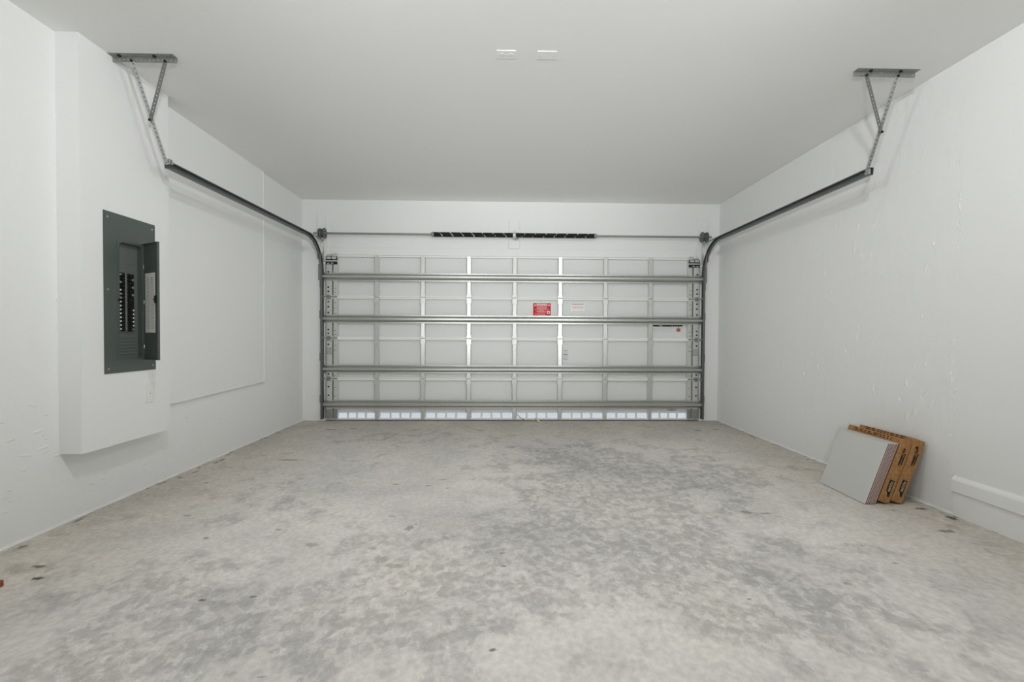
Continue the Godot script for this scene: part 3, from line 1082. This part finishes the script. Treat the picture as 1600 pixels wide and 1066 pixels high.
# ================================================================ torsion springs
func torsion() -> void:
	var z := -5.36
	var y := 2.374
	var xc := 0.150
	var t := thing("torsion_shaft", "long steel shaft with two black torsion springs above the door", "shaft", Vector3(xc, y, z))
	var st := mb()
	cyl(st, Vector3(-2.362 - xc, 0, 0), Vector3(2.672 - xc, 0, 0), 0.0127, 16)
	part("shaft", st, M.steel, t)
	for s: float in [-1.0, 1.0]:
		# coil: every turn of the wire, with a helical paint stripe that shows how it was wound
		var L := 1.00
		var wire := 0.0063
		var turns := int(L / (wire * 1.02))
		var seg := 14
		st = mb()
		var r := 0.0265
		var ring_prev := []
		var n := turns * seg
		for k in n + 1:
			var a := TAU * k / seg
			var px := s * (0.022 + L * k / float(n))
			var d := Vector3(0, cos(a), sin(a))
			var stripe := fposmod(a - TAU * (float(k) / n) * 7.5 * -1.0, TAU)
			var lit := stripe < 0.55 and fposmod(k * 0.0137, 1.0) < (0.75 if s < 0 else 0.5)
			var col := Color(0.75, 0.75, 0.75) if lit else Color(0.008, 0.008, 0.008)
			var ring := []
			for q in 5:
				var b := TAU * q / 5.0
				ring.append([Vector3(px, 0, 0) + d * (r + cos(b) * wire * 0.5) + Vector3(sin(b) * wire * 0.5, 0, 0), d * cos(b) + Vector3(sin(b), 0, 0)])
			if k > 0:
				for q in 5:
					var q2 := (q + 1) % 5
					st.set_color(col)
					tri(st, ring_prev[q][0], ring_prev[q2][0], ring[q2][0], ring_prev[q][1], ring_prev[q2][1], ring[q2][1])
					tri(st, ring_prev[q][0], ring[q2][0], ring[q][0], ring_prev[q][1], ring[q2][1], ring[q][1])
			ring_prev = ring
		var spring_mat := mat(Color(1, 1, 1), 0.35, 0.0, 0.5)
		spring_mat.vertex_color_use_as_albedo = true
		part("torsion_spring", st, spring_mat, t)
		st = mb()
		lathe(st, Vector3(s * 1.012, 0, 0), Vector3(s, 0, 0), [Vector2(0, 0.0), Vector2(0, 0.031), Vector2(0.012, 0.031), Vector2(0.016, 0.024), Vector2(0.040, 0.022), Vector2(0.042, 0.0127)], 20)
		for k in 4:
			var a := TAU * k / 4.0 + 0.5
			cyl(st, Vector3(s * 1.030, 0, 0), Vector3(s * 1.030, 0.034 * cos(a), 0.034 * sin(a)), 0.005, 8)
		part("winding_cone", st, M.steel, t)
		# cable drum
		var xd := -2.250 - xc if s < 0 else 2.578 - xc
		st = mb()
		var prof := [Vector2(-0.036, 0.0127), Vector2(-0.036, 0.060), Vector2(-0.030, 0.063), Vector2(-0.026, 0.055)]
		for k in 5:
			prof.append(Vector2(-0.024 + k * 0.009, 0.055))
			prof.append(Vector2(-0.0195 + k * 0.009, 0.050))
		prof.append_array([Vector2(0.022, 0.056), Vector2(0.024, 0.066), Vector2(0.031, 0.066), Vector2(0.033, 0.058), Vector2(0.030, 0.030), Vector2(0.042, 0.024), Vector2(0.042, 0.0127)])
		lathe(st, Vector3(xd, 0, 0), Vector3(-s, 0, 0), prof, 28)
		part("cable_drum", st, M.track, t)
		st = mb()
		cyl(st, Vector3(xd + s * 0.012, 0, 0.052), Vector3(xd + s * 0.004, 0.06 - y, z * -1.0 - 5.415), 0.0016, 6)
		part("lift_cable", st, M.steel, t)
		# bearing plate: steel angle on the wall board
		st = mb()
		var xp := -2.303 - xc if s < 0 else 2.625 - xc
		bx(st, xp - 0.002, xp + 0.002, -0.320, 0.050, -0.075, 0.030, 0.001)
		bx(st, xp, xp - s * 0.040, -0.320, -0.062, -0.0795, -0.0755, 0.001)
		lathe(st, Vector3(xp - s * 0.004, 0, 0), Vector3(s, 0, 0), [Vector2(0, 0.0127), Vector2(0, 0.024), Vector2(0.010, 0.024), Vector2(0.010, 0.0127)], 18)
		part("bearing_plate", st, M.galv, t)
	# middle bracket
	st = mb()
	bx(st, -0.003, 0.003, -0.050, 0.055, -0.080, 0.034, 0.0015)
	bx(st, -0.003, 0.060, -0.050, 0.055, -0.0835, -0.0795, 0.001)
	lathe(st, Vector3(-0.016, 0, 0), Vector3.RIGHT, [Vector2(0, 0.0127), Vector2(0, 0.036), Vector2(0.010, 0.038), Vector2(0.022, 0.038), Vector2(0.032, 0.036), Vector2(0.032, 0.0127)], 20)
	bolt_head(st, Vector3(0.018, -0.034, 0.030), Vector3.BACK, 0.009, 0.012)
	bolt_head(st, Vector3(0.018, 0.034, 0.020), Vector3.BACK, 0.007, 0.010)
	part("center_bracket", st, M.galv, t)

# ================================================================ perforated hangers
func hangers() -> void:
	for s: float in [-1.0, 1.0]:
		var x0 := -2.468 if s < 0 else 2.262   # ends of the ceiling angle
		var x1 := -2.026 if s < 0 else 2.668
		var t := thing("track_hanger", "perforated steel angle hanger bolted to the ceiling, left track" if s < 0 else "perforated steel angle hanger bolted to the ceiling, right track", "bracket", Vector3((x0 + x1) / 2, HC, -2.70))
		var o := t.position
		var st := mb()
		perforated(st, Vector3(x0, HC - 0.0015, -2.682) - o, Vector3(x1, HC - 0.0015, -2.682) - o, Vector3.DOWN, 0.038, 0.0025, 0.0254, 0.0050)
		perforated(st, Vector3(x0, HC - 0.016, -2.701) - o, Vector3(x1, HC - 0.016, -2.701) - o, Vector3.BACK, 0.032, 0.0025, 0.0254, 0.0050)
		part("ceiling_angle", st, M.steel, t)
		var la := Vector3(-2.294, 2.796, -2.694) if s < 0 else Vector3(2.545, 2.796, -2.694)
		var lb := Vector3(-2.262, 2.250, -2.918) if s < 0 else Vector3(2.578, 2.268, -2.955)
		st = mb()
		perforated(st, la - o, lb - o, Vector3(-s * 0.55, 0, 0.83), 0.020, 0.0025, 0.0254, 0.0042)
		perforated(st, la - o + Vector3(s * 0.010, 0, -0.013), lb - o + Vector3(s * 0.010, 0, -0.013), Vector3(-s * 0.9, 0, -0.3), 0.020, 0.0025, 0.0254, 0.0042)
		part("long_brace", st, M.hanger, t)
		# the short brace crosses in front of the long one, some 60 per cent down its length
		var sa := Vector3(-2.084, 2.800, -2.684) if s < 0 else Vector3(2.331, 2.800, -2.684)
		var sb := la.lerp(lb, 0.575) + Vector3(0, 0, 0.022)
		st = mb()
		perforated(st, sa - o, sb - o, Vector3(0, 0, 1), 0.026, 0.0025, 0.0254, 0.0052)
		part("short_brace", st, M.hanger, t)
		st = mb()
		bolt_head(st, la - o + Vector3(0, 0, 0.004), Vector3.BACK, 0.008, 0.008)
		bolt_head(st, sa - o + Vector3(0, -0.008, 0.003), Vector3.BACK, 0.008, 0.008)
		bolt_head(st, sb - o + Vector3(0, 0.006, 0.003), Vector3.BACK, 0.008, 0.008)
		for k in [0.24, 0.72]:
			bolt_head(st, Vector3(lerpf(x0, x1, k), HC - 0.003, -2.680) - o, Vector3.DOWN, 0.010, 0.008)
		part("bolts", st, M.bolt, t)

# ================================================================ electrical panel
func rounded_hole_plate(st: SurfaceTool, y0: float, y1: float, z0: float, z1: float, hy0: float, hy1: float, hz0: float, hz1: float, r: float, x0: float, x1: float) -> void:
	# plate in the y-z plane with a round-cornered opening; face at x1, back at x0
	var seg := 6
	var inner := []
	var outer := []
	var cs := [[hy1 - r, hz1 - r, 0.0], [hy1 - r, hz0 + r, PI / 2], [hy0 + r, hz0 + r, PI], [hy0 + r, hz1 - r, PI * 1.5]]
	for c in cs:
		for k in seg + 1:
			var a: float = c[2] + PI / 2 * k / seg
			# angle 0 looks along +z, PI/2 along +y ... corner order: (+y,+z), (+y,-z), (-y,-z), (-y,+z)
			var d := Vector2(sin(a + PI / 2), cos(a + PI / 2))
			d = Vector2(cos(a), sin(a))
			inner.append(Vector2(c[0] + r * (d.x), c[1] + r * (d.y)))
			outer.append(Vector2(y1 if c[0] > (y0 + y1) / 2 else y0, z1 if c[1] > (z0 + z1) / 2 else z0))
	inner.clear()
	var dirs := [[1, 1], [1, -1], [-1, -1], [-1, 1]]
	for ci in 4:
		var sy: int = dirs[ci][0]
		var sz: int = dirs[ci][1]
		for k in seg + 1:
			var f := float(k) / seg
			var a := PI / 2 * f
			# runs from the side entered to the side left, going round (+z) -> (+y) order
			var ay := cos(a) if ci % 2 == 1 else sin(a)
			var az := sin(a) if ci % 2 == 1 else cos(a)
			inner.append(Vector2((hy1 - r if sy > 0 else hy0 + r) + sy * r * ay, (hz1 - r if sz > 0 else hz0 + r) + sz * r * az))
	var n := inner.size()
	for k in n:
		var k2 := (k + 1) % n
		var a: Vector2 = inner[k]
		var b: Vector2 = inner[k2]
		var c: Vector2 = outer[k2]
		var d: Vector2 = outer[k]
		for x: float in [x0, x1]:
			quad(st, Vector3(x, a.x, a.y), Vector3(x, b.x, b.y), Vector3(x, c.x, c.y), Vector3(x, d.x, d.y), Vector3(1 if x == x1 else -1, 0, 0))
		var mid := Vector3(0, (hy0 + hy1) / 2, (hz0 + hz1) / 2)
		quad(st, Vector3(x0, a.x, a.y), Vector3(x0, b.x, b.y), Vector3(x1, b.x, b.y), Vector3(x1, a.x, a.y), mid - Vector3(0, (a.x + b.x) / 2, (a.y + b.y) / 2))
	for e in [[Vector2(y0, z0), Vector2(y1, z0), Vector3(0, 0, -1)], [Vector2(y1, z0), Vector2(y1, z1), Vector3(0, 1, 0)], [Vector2(y1, z1), Vector2(y0, z1), Vector3(0, 0, 1)], [Vector2(y0, z1), Vector2(y0, z0), Vector3(0, -1, 0)]]:
		quad(st, Vector3(x0, e[0].x, e[0].y), Vector3(x0, e[1].x, e[1].y), Vector3(x1, e[1].x, e[1].y), Vector3(x1, e[0].x, e[0].y), e[2])

func electrical_panel() -> void:
	var xw := -2.42
	var o := Vector3(xw, 0.862, -2.816)
	var t := thing("electrical_panel", "grey electrical breaker panel with its small door standing open", "electrical panel", o)
	var y0 := 0.0
	var y1 := 1.000
	var z0 := -0.190
	var z1 := 0.190
	var oy0 := 0.090
	var oy1 := 0.828
	var oz0 := -0.083
	var oz1 := 0.087
	var st := mb()
	rounded_hole_plate(st, y0, y1, z0, z1, oy0, oy1, oz0, oz1, 0.026, 0.0005, 0.004)
	# raised frame round the opening
	rounded_hole_plate(st, oy0 - 0.014, oy1 + 0.014, oz0 - 0.014, oz1 + 0.014, oy0, oy1, oz0, oz1, 0.026, 0.004, 0.0065)
	part("cover", st, M.panel, t)
	st = mb()
	for p in [[0.965, -0.165], [0.965, 0.165], [0.03, -0.165], [0.03, 0.165], [0.52, 0.165]]:
		lathe(st, Vector3(0.004, p[0], p[1]), Vector3.RIGHT, [Vector2(0, 0.0065), Vector2(0.002, 0.006), Vector2(0.0035, 0.003), Vector2(0.0035, 0)], 12)
	part("screws", st, M.screw, t)
	# sunk dead front inside the opening
	st = mb()
	var xd := -0.028
	bx(st, xd - 0.003, xd, oy0 - 0.02, oy1 + 0.02, oz0 - 0.02, oz1 + 0.02)
	for k in 6:
		bx(st, xd, xd + 0.006, 0.112 + k * 0.021, 0.122 + k * 0.021, oz0 + 0.016, oz1 - 0.030, 0.002)
	bx(st, xd, xd + 0.002, 0.700, 0.7025, oz0 + 0.010, oz1 - 0.060)
	bx(st, xd, xd + 0.003, 0.806, 0.818, oz0 + 0.045, oz1 - 0.045, 0.001)
	bx(st, xd, xd + 0.023, 0.262, 0.642, 0.0215, 0.0315, 0.002)
	part("dead_front", st, M.deadfront, t)
	st = mb()
	bx(st, xd, 0.0, oy0 - 0.006, oy1 + 0.006, oz0 - 0.006, oz0 - 0.001)
	bx(st, xd, 0.0, oy0 - 0.006, oy1 + 0.006, oz1 + 0.001, oz1 + 0.006)
	bx(st, xd, 0.0, oy0 - 0.006, oy0 - 0.001, oz0, oz1)
	bx(st, xd, 0.0, oy1 + 0.001, oy1 + 0.006, oz0, oz1)
	part("tub", st, M.panel_dark, t)
	# breakers: two columns of fifteen
	var bm := mb()
	bx(bm, 0, 0.024, -0.0117, 0.0117, -0.0250, 0.0250, 0.0015)
	var body := bm.commit()
	var hm := mb()
	box(hm, Vector3(0.027, 0, 0), Vector3(0.012, 0.009, 0.012), 0.0015, Basis(Vector3.BACK, 0.0))
	var handle := hm.commit()
	var tm := mb()
	lathe(tm, Vector3(0.024, 0, 0), Vector3.RIGHT, [Vector2(0, 0.0052), Vector2(0.0025, 0.0052), Vector2(0.003, 0.0042), Vector2(0.003, 0)], 12)
	var tip := tm.commit()
	var wm := mb()
	bx(wm, 0.024, 0.028, -0.006, 0.006, -0.007, 0.007, 0.001)
	var tagm := wm.commit()
	var dot := mat(Color(0.92, 0.92, 0.90), 0.4)
	var blk := mat(Color(0.025, 0.025, 0.025), 0.45)
	var grey := mat(Color(0.55, 0.55, 0.54), 0.4)
	var zc := [0.0580, -0.0050]
	for c in 2:
		for k in 15:
			var yy: float = 0.626 - 0.0249 * k - (0.002 if c else 0.0)
			var b := part_mesh("breaker", body, blk, t, Vector3(xd, yy, zc[c]))
			var side := 0.012 if c == 0 else -0.018
			part_mesh("handle", handle, blk, b, Vector3(0, 0, -0.004 if c == 0 else 0.006))
			if c == 0:
				if k == 4 or k >= 7:
					part_mesh("indicator", tip, dot, b, Vector3(0, 0, side))
				elif k == 0 or k == 2 or k == 5 or k == 6:
					part_mesh("indicator", tagm, grey, b, Vector3(0, 0, side))
			else:
				if k >= 9 and k <= 13:
					part_mesh("indicator", tip, dot, b, Vector3(0, 0, side))
				elif k == 1 or k == 3 or k == 5 or k == 14:
					part_mesh("indicator", tagm, grey, b, Vector3(0, 0, side + 0.006))
	# the open door, hinged on the far side
	var hinge := Vector3(0.008, 0, -2.908 + 2.816)
	var a := deg_to_rad(62.0)
	var B := Basis(Vector3(0, 1, 0), 0)
	# door runs from the hinge towards +z when shut; opening swings it out into the room (+x)
	var along := Vector3(sin(a), 0, cos(a))
	var nrm := Vector3(cos(a), 0, -sin(a))     # outer face when shut looks +x
	B = Basis(nrm, Vector3.UP, along)
	var door := Node3D.new()
	var W := 0.200
	st = mb()
	var yc := (oy0 + oy1) / 2 + 0.002
	var H := 0.772
	box(st, Vector3(0, yc, W / 2), Vector3(0.0025, H, W), 0.0)
	for e in [[Vector3(-0.006, yc + H / 2 - 0.0012, W / 2), Vector3(0.012, 0.0025, W)], [Vector3(-0.006, yc - H / 2 + 0.0012, W / 2), Vector3(0.012, 0.0025, W)], [Vector3(-0.006, yc, W - 0.0012), Vector3(0.012, H, 0.0025)], [Vector3(-0.006, yc, 0.0012), Vector3(0.012, H, 0.0025)]]:
		box(st, e[0], e[1], 0.0006)
	var d := part("door", st, M.panel_dark, t, hinge)
	d.basis = B
	# circuit schedule on the inside of the door
	var im := Image.create_empty(140, 640, false, Image.FORMAT_RGB8)
	im.fill(Color(0.85, 0.85, 0.82))
	var rng := RandomNumberGenerator.new()
	rng.seed = 12
	var yl := 50
	while yl < 610:
		var big := yl < 130
		text_lines(im, rng, 18, 62 if not big else 56, yl, 7 if big else 4, Color(0.35, 0.35, 0.35))
		text_lines(im, rng, 78, 128 if not big else 118, yl - 3, 9 if big else 4, Color(0.30, 0.30, 0.30))
		yl += 20 if big else 13
	im.fill_rect(Rect2i(68, 150, 1, 470), Color(0.6, 0.6, 0.58))
	st = mb()
	var xi := -0.0022
	var zz0 := 0.022
	var zz1 := 0.150
	uvquad(st, Vector3(xi, yc + 0.190, zz0), Vector3(xi, yc + 0.190, zz1), Vector3(xi, yc - 0.205, zz1), Vector3(xi, yc - 0.205, zz0), Vector3.LEFT)
	quad(st, Vector3(xi + 0.0007, yc + 0.190, zz0), Vector3(xi + 0.0007, yc + 0.190, zz1), Vector3(xi + 0.0007, yc - 0.205, zz1), Vector3(xi + 0.0007, yc - 0.205, zz0), Vector3.RIGHT)
	var pl := part("circuit_schedule", st, picture(im, 0.8), d)
	pl.set_meta("label", "printed paper circuit list on the inside of the panel door")
	st = mb()
	box(st, Vector3(-0.008, yc + 0.012, W - 0.022), Vector3(0.018, 0.050, 0.024), 0.004)
	box(st, Vector3(-0.018, yc + 0.012, W - 0.022), Vector3(0.008, 0.016, 0.016), 0.003)
	part("latch", st, M.bolt, d)
	st = mb()
	for v: float in [0.235, 0.0, -0.30]:
		cyl(st, hinge + Vector3(0, yc + v - 0.012, 0), hinge + Vector3(0, yc + v + 0.012, 0), 0.004, 10)
	part("hinges", st, M.screw, t)
	# striker on the near side of the opening
	st = mb()
	bx(st, 0.0065, 0.012, yc - 0.010, yc + 0.010, oz1 + 0.004, oz1 + 0.012, 0.001)
	part("striker", st, M.bolt, t)

# ================================================================ plates, cord, scrap
func plate(st: SurfaceTool, c: Vector3, s: Vector3, bev := 0.003) -> void:
	box(st, c, s, bev)

func small_fittings() -> void:
	# wall outlet on the chase
	var t := thing("wall_outlet", "white wall outlet plate below the electrical panel", "outlet", Vector3(-2.42, 0.638, -2.953))
	var st := mb()
	plate(st, Vector3(0.003, 0.063, 0), Vector3(0.006, 0.126, 0.078), 0.003)
	part("plate", st, M.white_plastic, t)
	st = mb()
	plate(st, Vector3(0.0068, 0.063, 0), Vector3(0.0025, 0.068, 0.034), 0.001)
	part("receptacle", st, M.paint, t)
	st = mb()
	for v: float in [0.045, 0.081]:
		for w: float in [-0.006, 0.006]:
			bx(st, 0.0080, 0.0083, v - 0.004, v + 0.004, w - 0.001, w + 0.001)
	bx(st, 0.0080, 0.0085, 0.060, 0.066, -0.008, 0.008, 0.0002)
	part("slots", st, mat(Color(0.66, 0.66, 0.65), 0.6), t)
	# two plates on the ceiling
	for k in 2:
		var cx: float = 0.018 if k == 0 else 0.265
		var p := thing("ceiling_plate", "white ceiling outlet plate with a single middle screw" if k == 0 else "white blank ceiling plate with two screws", "cover plate", Vector3(cx, HC, -2.603))
		st = mb()
		plate(st, Vector3(0, -0.0017, 0), Vector3(0.118, 0.0034, 0.076), 0.0012)
		part("plate", st, M.ceiling, p)
		if k == 0:
			for s: float in [-1.0, 1.0]:
				st = mb()
				lathe(st, Vector3(s * 0.028, -0.0034, 0), Vector3.DOWN, [Vector2(0, 0.0165), Vector2(0.0012, 0.016), Vector2(0.0012, 0.0)], 20)
				for w: float in [-0.006, 0.006]:
					bx(st, s * 0.028 - 0.004, s * 0.028 + 0.004, -0.0052, -0.0046, w - 0.001, w + 0.001)
				part("socket", st, M.paint, p)
		st = mb()
		for sx in ([0.0] if k == 0 else [-0.042, 0.042]):
			lathe(st, Vector3(sx, -0.0032, 0.0), Vector3.DOWN, [Vector2(0, 0.0045), Vector2(0.002, 0.0035), Vector2(0.002, 0.0)], 12)
		part("screws", st, mat(Color(0.78, 0.78, 0.77), 0.4, 0.1), p)
	# pull cord at the foot of the door
	var c := thing("pull_cord", "thin cord with a pale toggle lying at the foot of the garage door", "cord", Vector3(0.35, 0, -5.36))
	st = mb()
	tube(st, [Vector3(-0.150, 0.090, -0.074), Vector3(-0.120, 0.055, -0.060), Vector3(-0.075, 0.030, -0.045), Vector3(-0.030, 0.016, -0.030), Vector3(0.035, 0.018, -0.020), Vector3(0.085, 0.030, -0.015)], 0.0045, 8)
	part("cord", st, M.cord, c)
	st = mb()
	var d := Vector3(0.058, -0.040, 0.040)
	lathe(st, Vector3(0.080, 0.050, -0.020), d, [Vector2(0, 0), Vector2(0.0, 0.007), Vector2(0.006, 0.010), Vector2(0.074, 0.010), Vector2(0.080, 0.007), Vector2(0.080, 0)], 14)
	part("toggle", st, M.toggle, c)
	# scrap on the floor at the left edge of the picture
	var s := mb()
	box(s, Vector3(0, 0.014, 0), Vector3(0.11, 0.028, 0.045), 0.004, Basis(Vector3.UP, 0.15))
	var w := part("wood_scrap", s, M.wood, self, Vector3(-2.236, 0, -1.866))
	tag(w, "small brown wood scrap on the floor near the left wall", "scrap")

# ================================================================ tiles and cartons
func text_mesh(txt: String, size: float, bold := false) -> TextMesh:
	var f := SystemFont.new()
	f.font_names = PackedStringArray(["Droid Sans"])
	if bold:
		f.font_weight = 700
	var tm := TextMesh.new()
	tm.text = txt
	tm.font = f
	tm.font_size = 64
	tm.pixel_size = size / 46.0     # size = height of a capital, about
	tm.depth = 0.0008
	return tm

func bold_text(txt: String, size: float, grow: float) -> SurfaceTool:
	# the lettering thickened by a small offset each way
	var tm := text_mesh(txt, size, true)
	var st := mb()
	for d in [Vector2(0, 0), Vector2(grow, 0), Vector2(0, grow), Vector2(grow, grow)]:
		st.append_from(tm, 0, Transform3D(Basis(), Vector3(d.x - grow * 0.5, d.y - grow * 0.5, 0)))
	return st

func tiles_and_boxes() -> void:
	var lean := deg_to_rad(20.0)
	# leaning frame: U up the slope, N from the wall towards the room, W along the wall towards the camera
	var U := Vector3(sin(lean), cos(lean), 0)
	var Nn := Vector3(-cos(lean), sin(lean), 0)
	var W := Vector3(0, 0, 1)
	var yaw := Basis(Vector3.UP, deg_to_rad(-2.0))
	U = yaw * U; Nn = yaw * Nn; W = yaw * W
	var B := Basis(-Nn, U, W)   # local x points into the wall
	var tw := 0.415
	var th := 0.430
	var tt := 0.0088
	var gap := 0.0016
	var names := ["frontmost, its whole pale face showing", "second from the front of the leaning stack", "third from the front of the leaning stack", "middle one of the seven leaning", "fifth from the front of the leaning stack", "next to last of the leaning stack", "rearmost, against the front carton"]
	var base := Vector3(2.418, 0.0, -2.936)   # foot of the front tile's face, at its middle
	var step := (tt + gap) / cos(lean)
	var rng := RandomNumberGenerator.new()
	rng.seed = 6
	for k in 7:
		var jitter := rng.randf_range(-0.0015, 0.0015) if k else 0.0
		var t := thing("tile", "square grey glazed tile, " + names[k], "tile", base + Vector3(step * k + tt * cos(lean), 0.0005, jitter), "ceramic tiles leaning on the cartons")
		t.basis = B
		var st := mb()
		# the lower back edge stands on the floor
		box(st, Vector3(-tt * 0.5 + 0.0012, th / 2, 0), Vector3(tt - 0.0024, th - 0.002, tw - 0.002), 0.001)
		part("body", st, M.bisque, t)
		st = mb()
		box(st, Vector3(-tt + 0.0012, th / 2, 0), Vector3(0.0024, th, tw), 0.001)
		part("glaze", st, M.glaze, t)
	# cartons
	var bw := 0.452
	var bh := 0.442
	var bd := 0.072
	var x := base.x + step * 7 + 0.004
	for k in 2:
		var px := x + (bd / cos(lean) + 0.006) * (k + 1) - 0.003
		var t := thing("carton", "brown cardboard tile carton leaning behind the tiles" if k == 0 else "brown cardboard tile carton leaning directly against the right wall", "carton", Vector3(px, 0.0005, base.z - 0.016 + 0.004 * k))
		t.basis = B
		var st := mb()
		box(st, Vector3(-bd / 2, bh / 2, 0), Vector3(bd, bh, bw), 0.004)
		part("carton_body", st, M.cardboard, t)
		# folded end flap on the near end
		st = mb()
		box(st, Vector3(-bd / 2, bh / 2 - 0.004, bw / 2 + 0.001), Vector3(bd - 0.006, bh - 0.022, 0.003), 0.001)
		part("end_flap", st, M.cardboard, t)
		var zf := bw / 2 + 0.0028
		# print on the end: it reads upwards, the letters' tops towards the room
		var R := Basis(Vector3(0, 0, 1), PI / 2)
		var o := part("lettering", bold_text("CERAMIC TILE", 0.0128, 0.0016), M.ink, t, Vector3(-bd * 0.50, bh * 0.735, zf))
		o.basis = R
		st = mb()
		bx(st, -bd * 0.30 - 0.0036, -bd * 0.30 + 0.0036, bh * 0.62, bh * 0.80, zf - 0.0004, zf + 0.0004)
		part("underline", st, M.ink, t)
		st = mb()
		bx(st, -bd * 0.74, -bd * 0.30, bh * 0.10, bh * 0.36, zf - 0.0004, zf + 0.0003)
		part("logo_block", st, M.ink, t)
		var lg := part("lettering", bold_text("daltile", 0.017, 0.001), mat(Color(0.85, 0.78, 0.66), 0.8), t, Vector3(-bd * 0.50, bh * 0.262, zf + 0.0005))
		lg.basis = R
		st = mb()
		var q := [Vector3(-bd * 0.76, bh * 0.098, zf + 0.0005), Vector3(-bd * 0.45, bh * 0.098, zf + 0.0005), Vector3(-bd * 0.60, bh * 0.165, zf + 0.0005), Vector3(-bd * 0.76, bh * 0.185, zf + 0.0005)]
		tri(st, q[0], q[1], q[2], Vector3.BACK, Vector3.BACK, Vector3.BACK)
		tri(st, q[0], q[2], q[3], Vector3.BACK, Vector3.BACK, Vector3.BACK)
		part("logo_mark", st, M.cardboard, t)
		# print along the upper edge of the broad face
		st = mb()
		var zz := -bw * 0.36
		while zz < bw * 0.34:
			var w := rng.randf_range(0.014, 0.045)
			for row in 2:
				var yr := bh - 0.022 + 0.012 * row - (0.006 if k == 0 else 0.0)
				bx(st, -bd - 0.0004, -bd + 0.0002, yr, yr + 0.007, zz, zz + w * rng.randf_range(0.6, 1.0))
			zz += w + 0.008
		part("top_print", st, mat(Color(0.27, 0.12, 0.06), 0.8), t)
		if k == 1:
			st = mb()
			lathe(st, Vector3(-bd * 0.62, bh * 0.88, zf), Vector3.BACK, [Vector2(0, 0.011), Vector2(0.0006, 0.011), Vector2(0.0006, 0.0)], 5)
			part("smudge", st, mat(Color(0.20, 0.08, 0.05), 0.8), t)
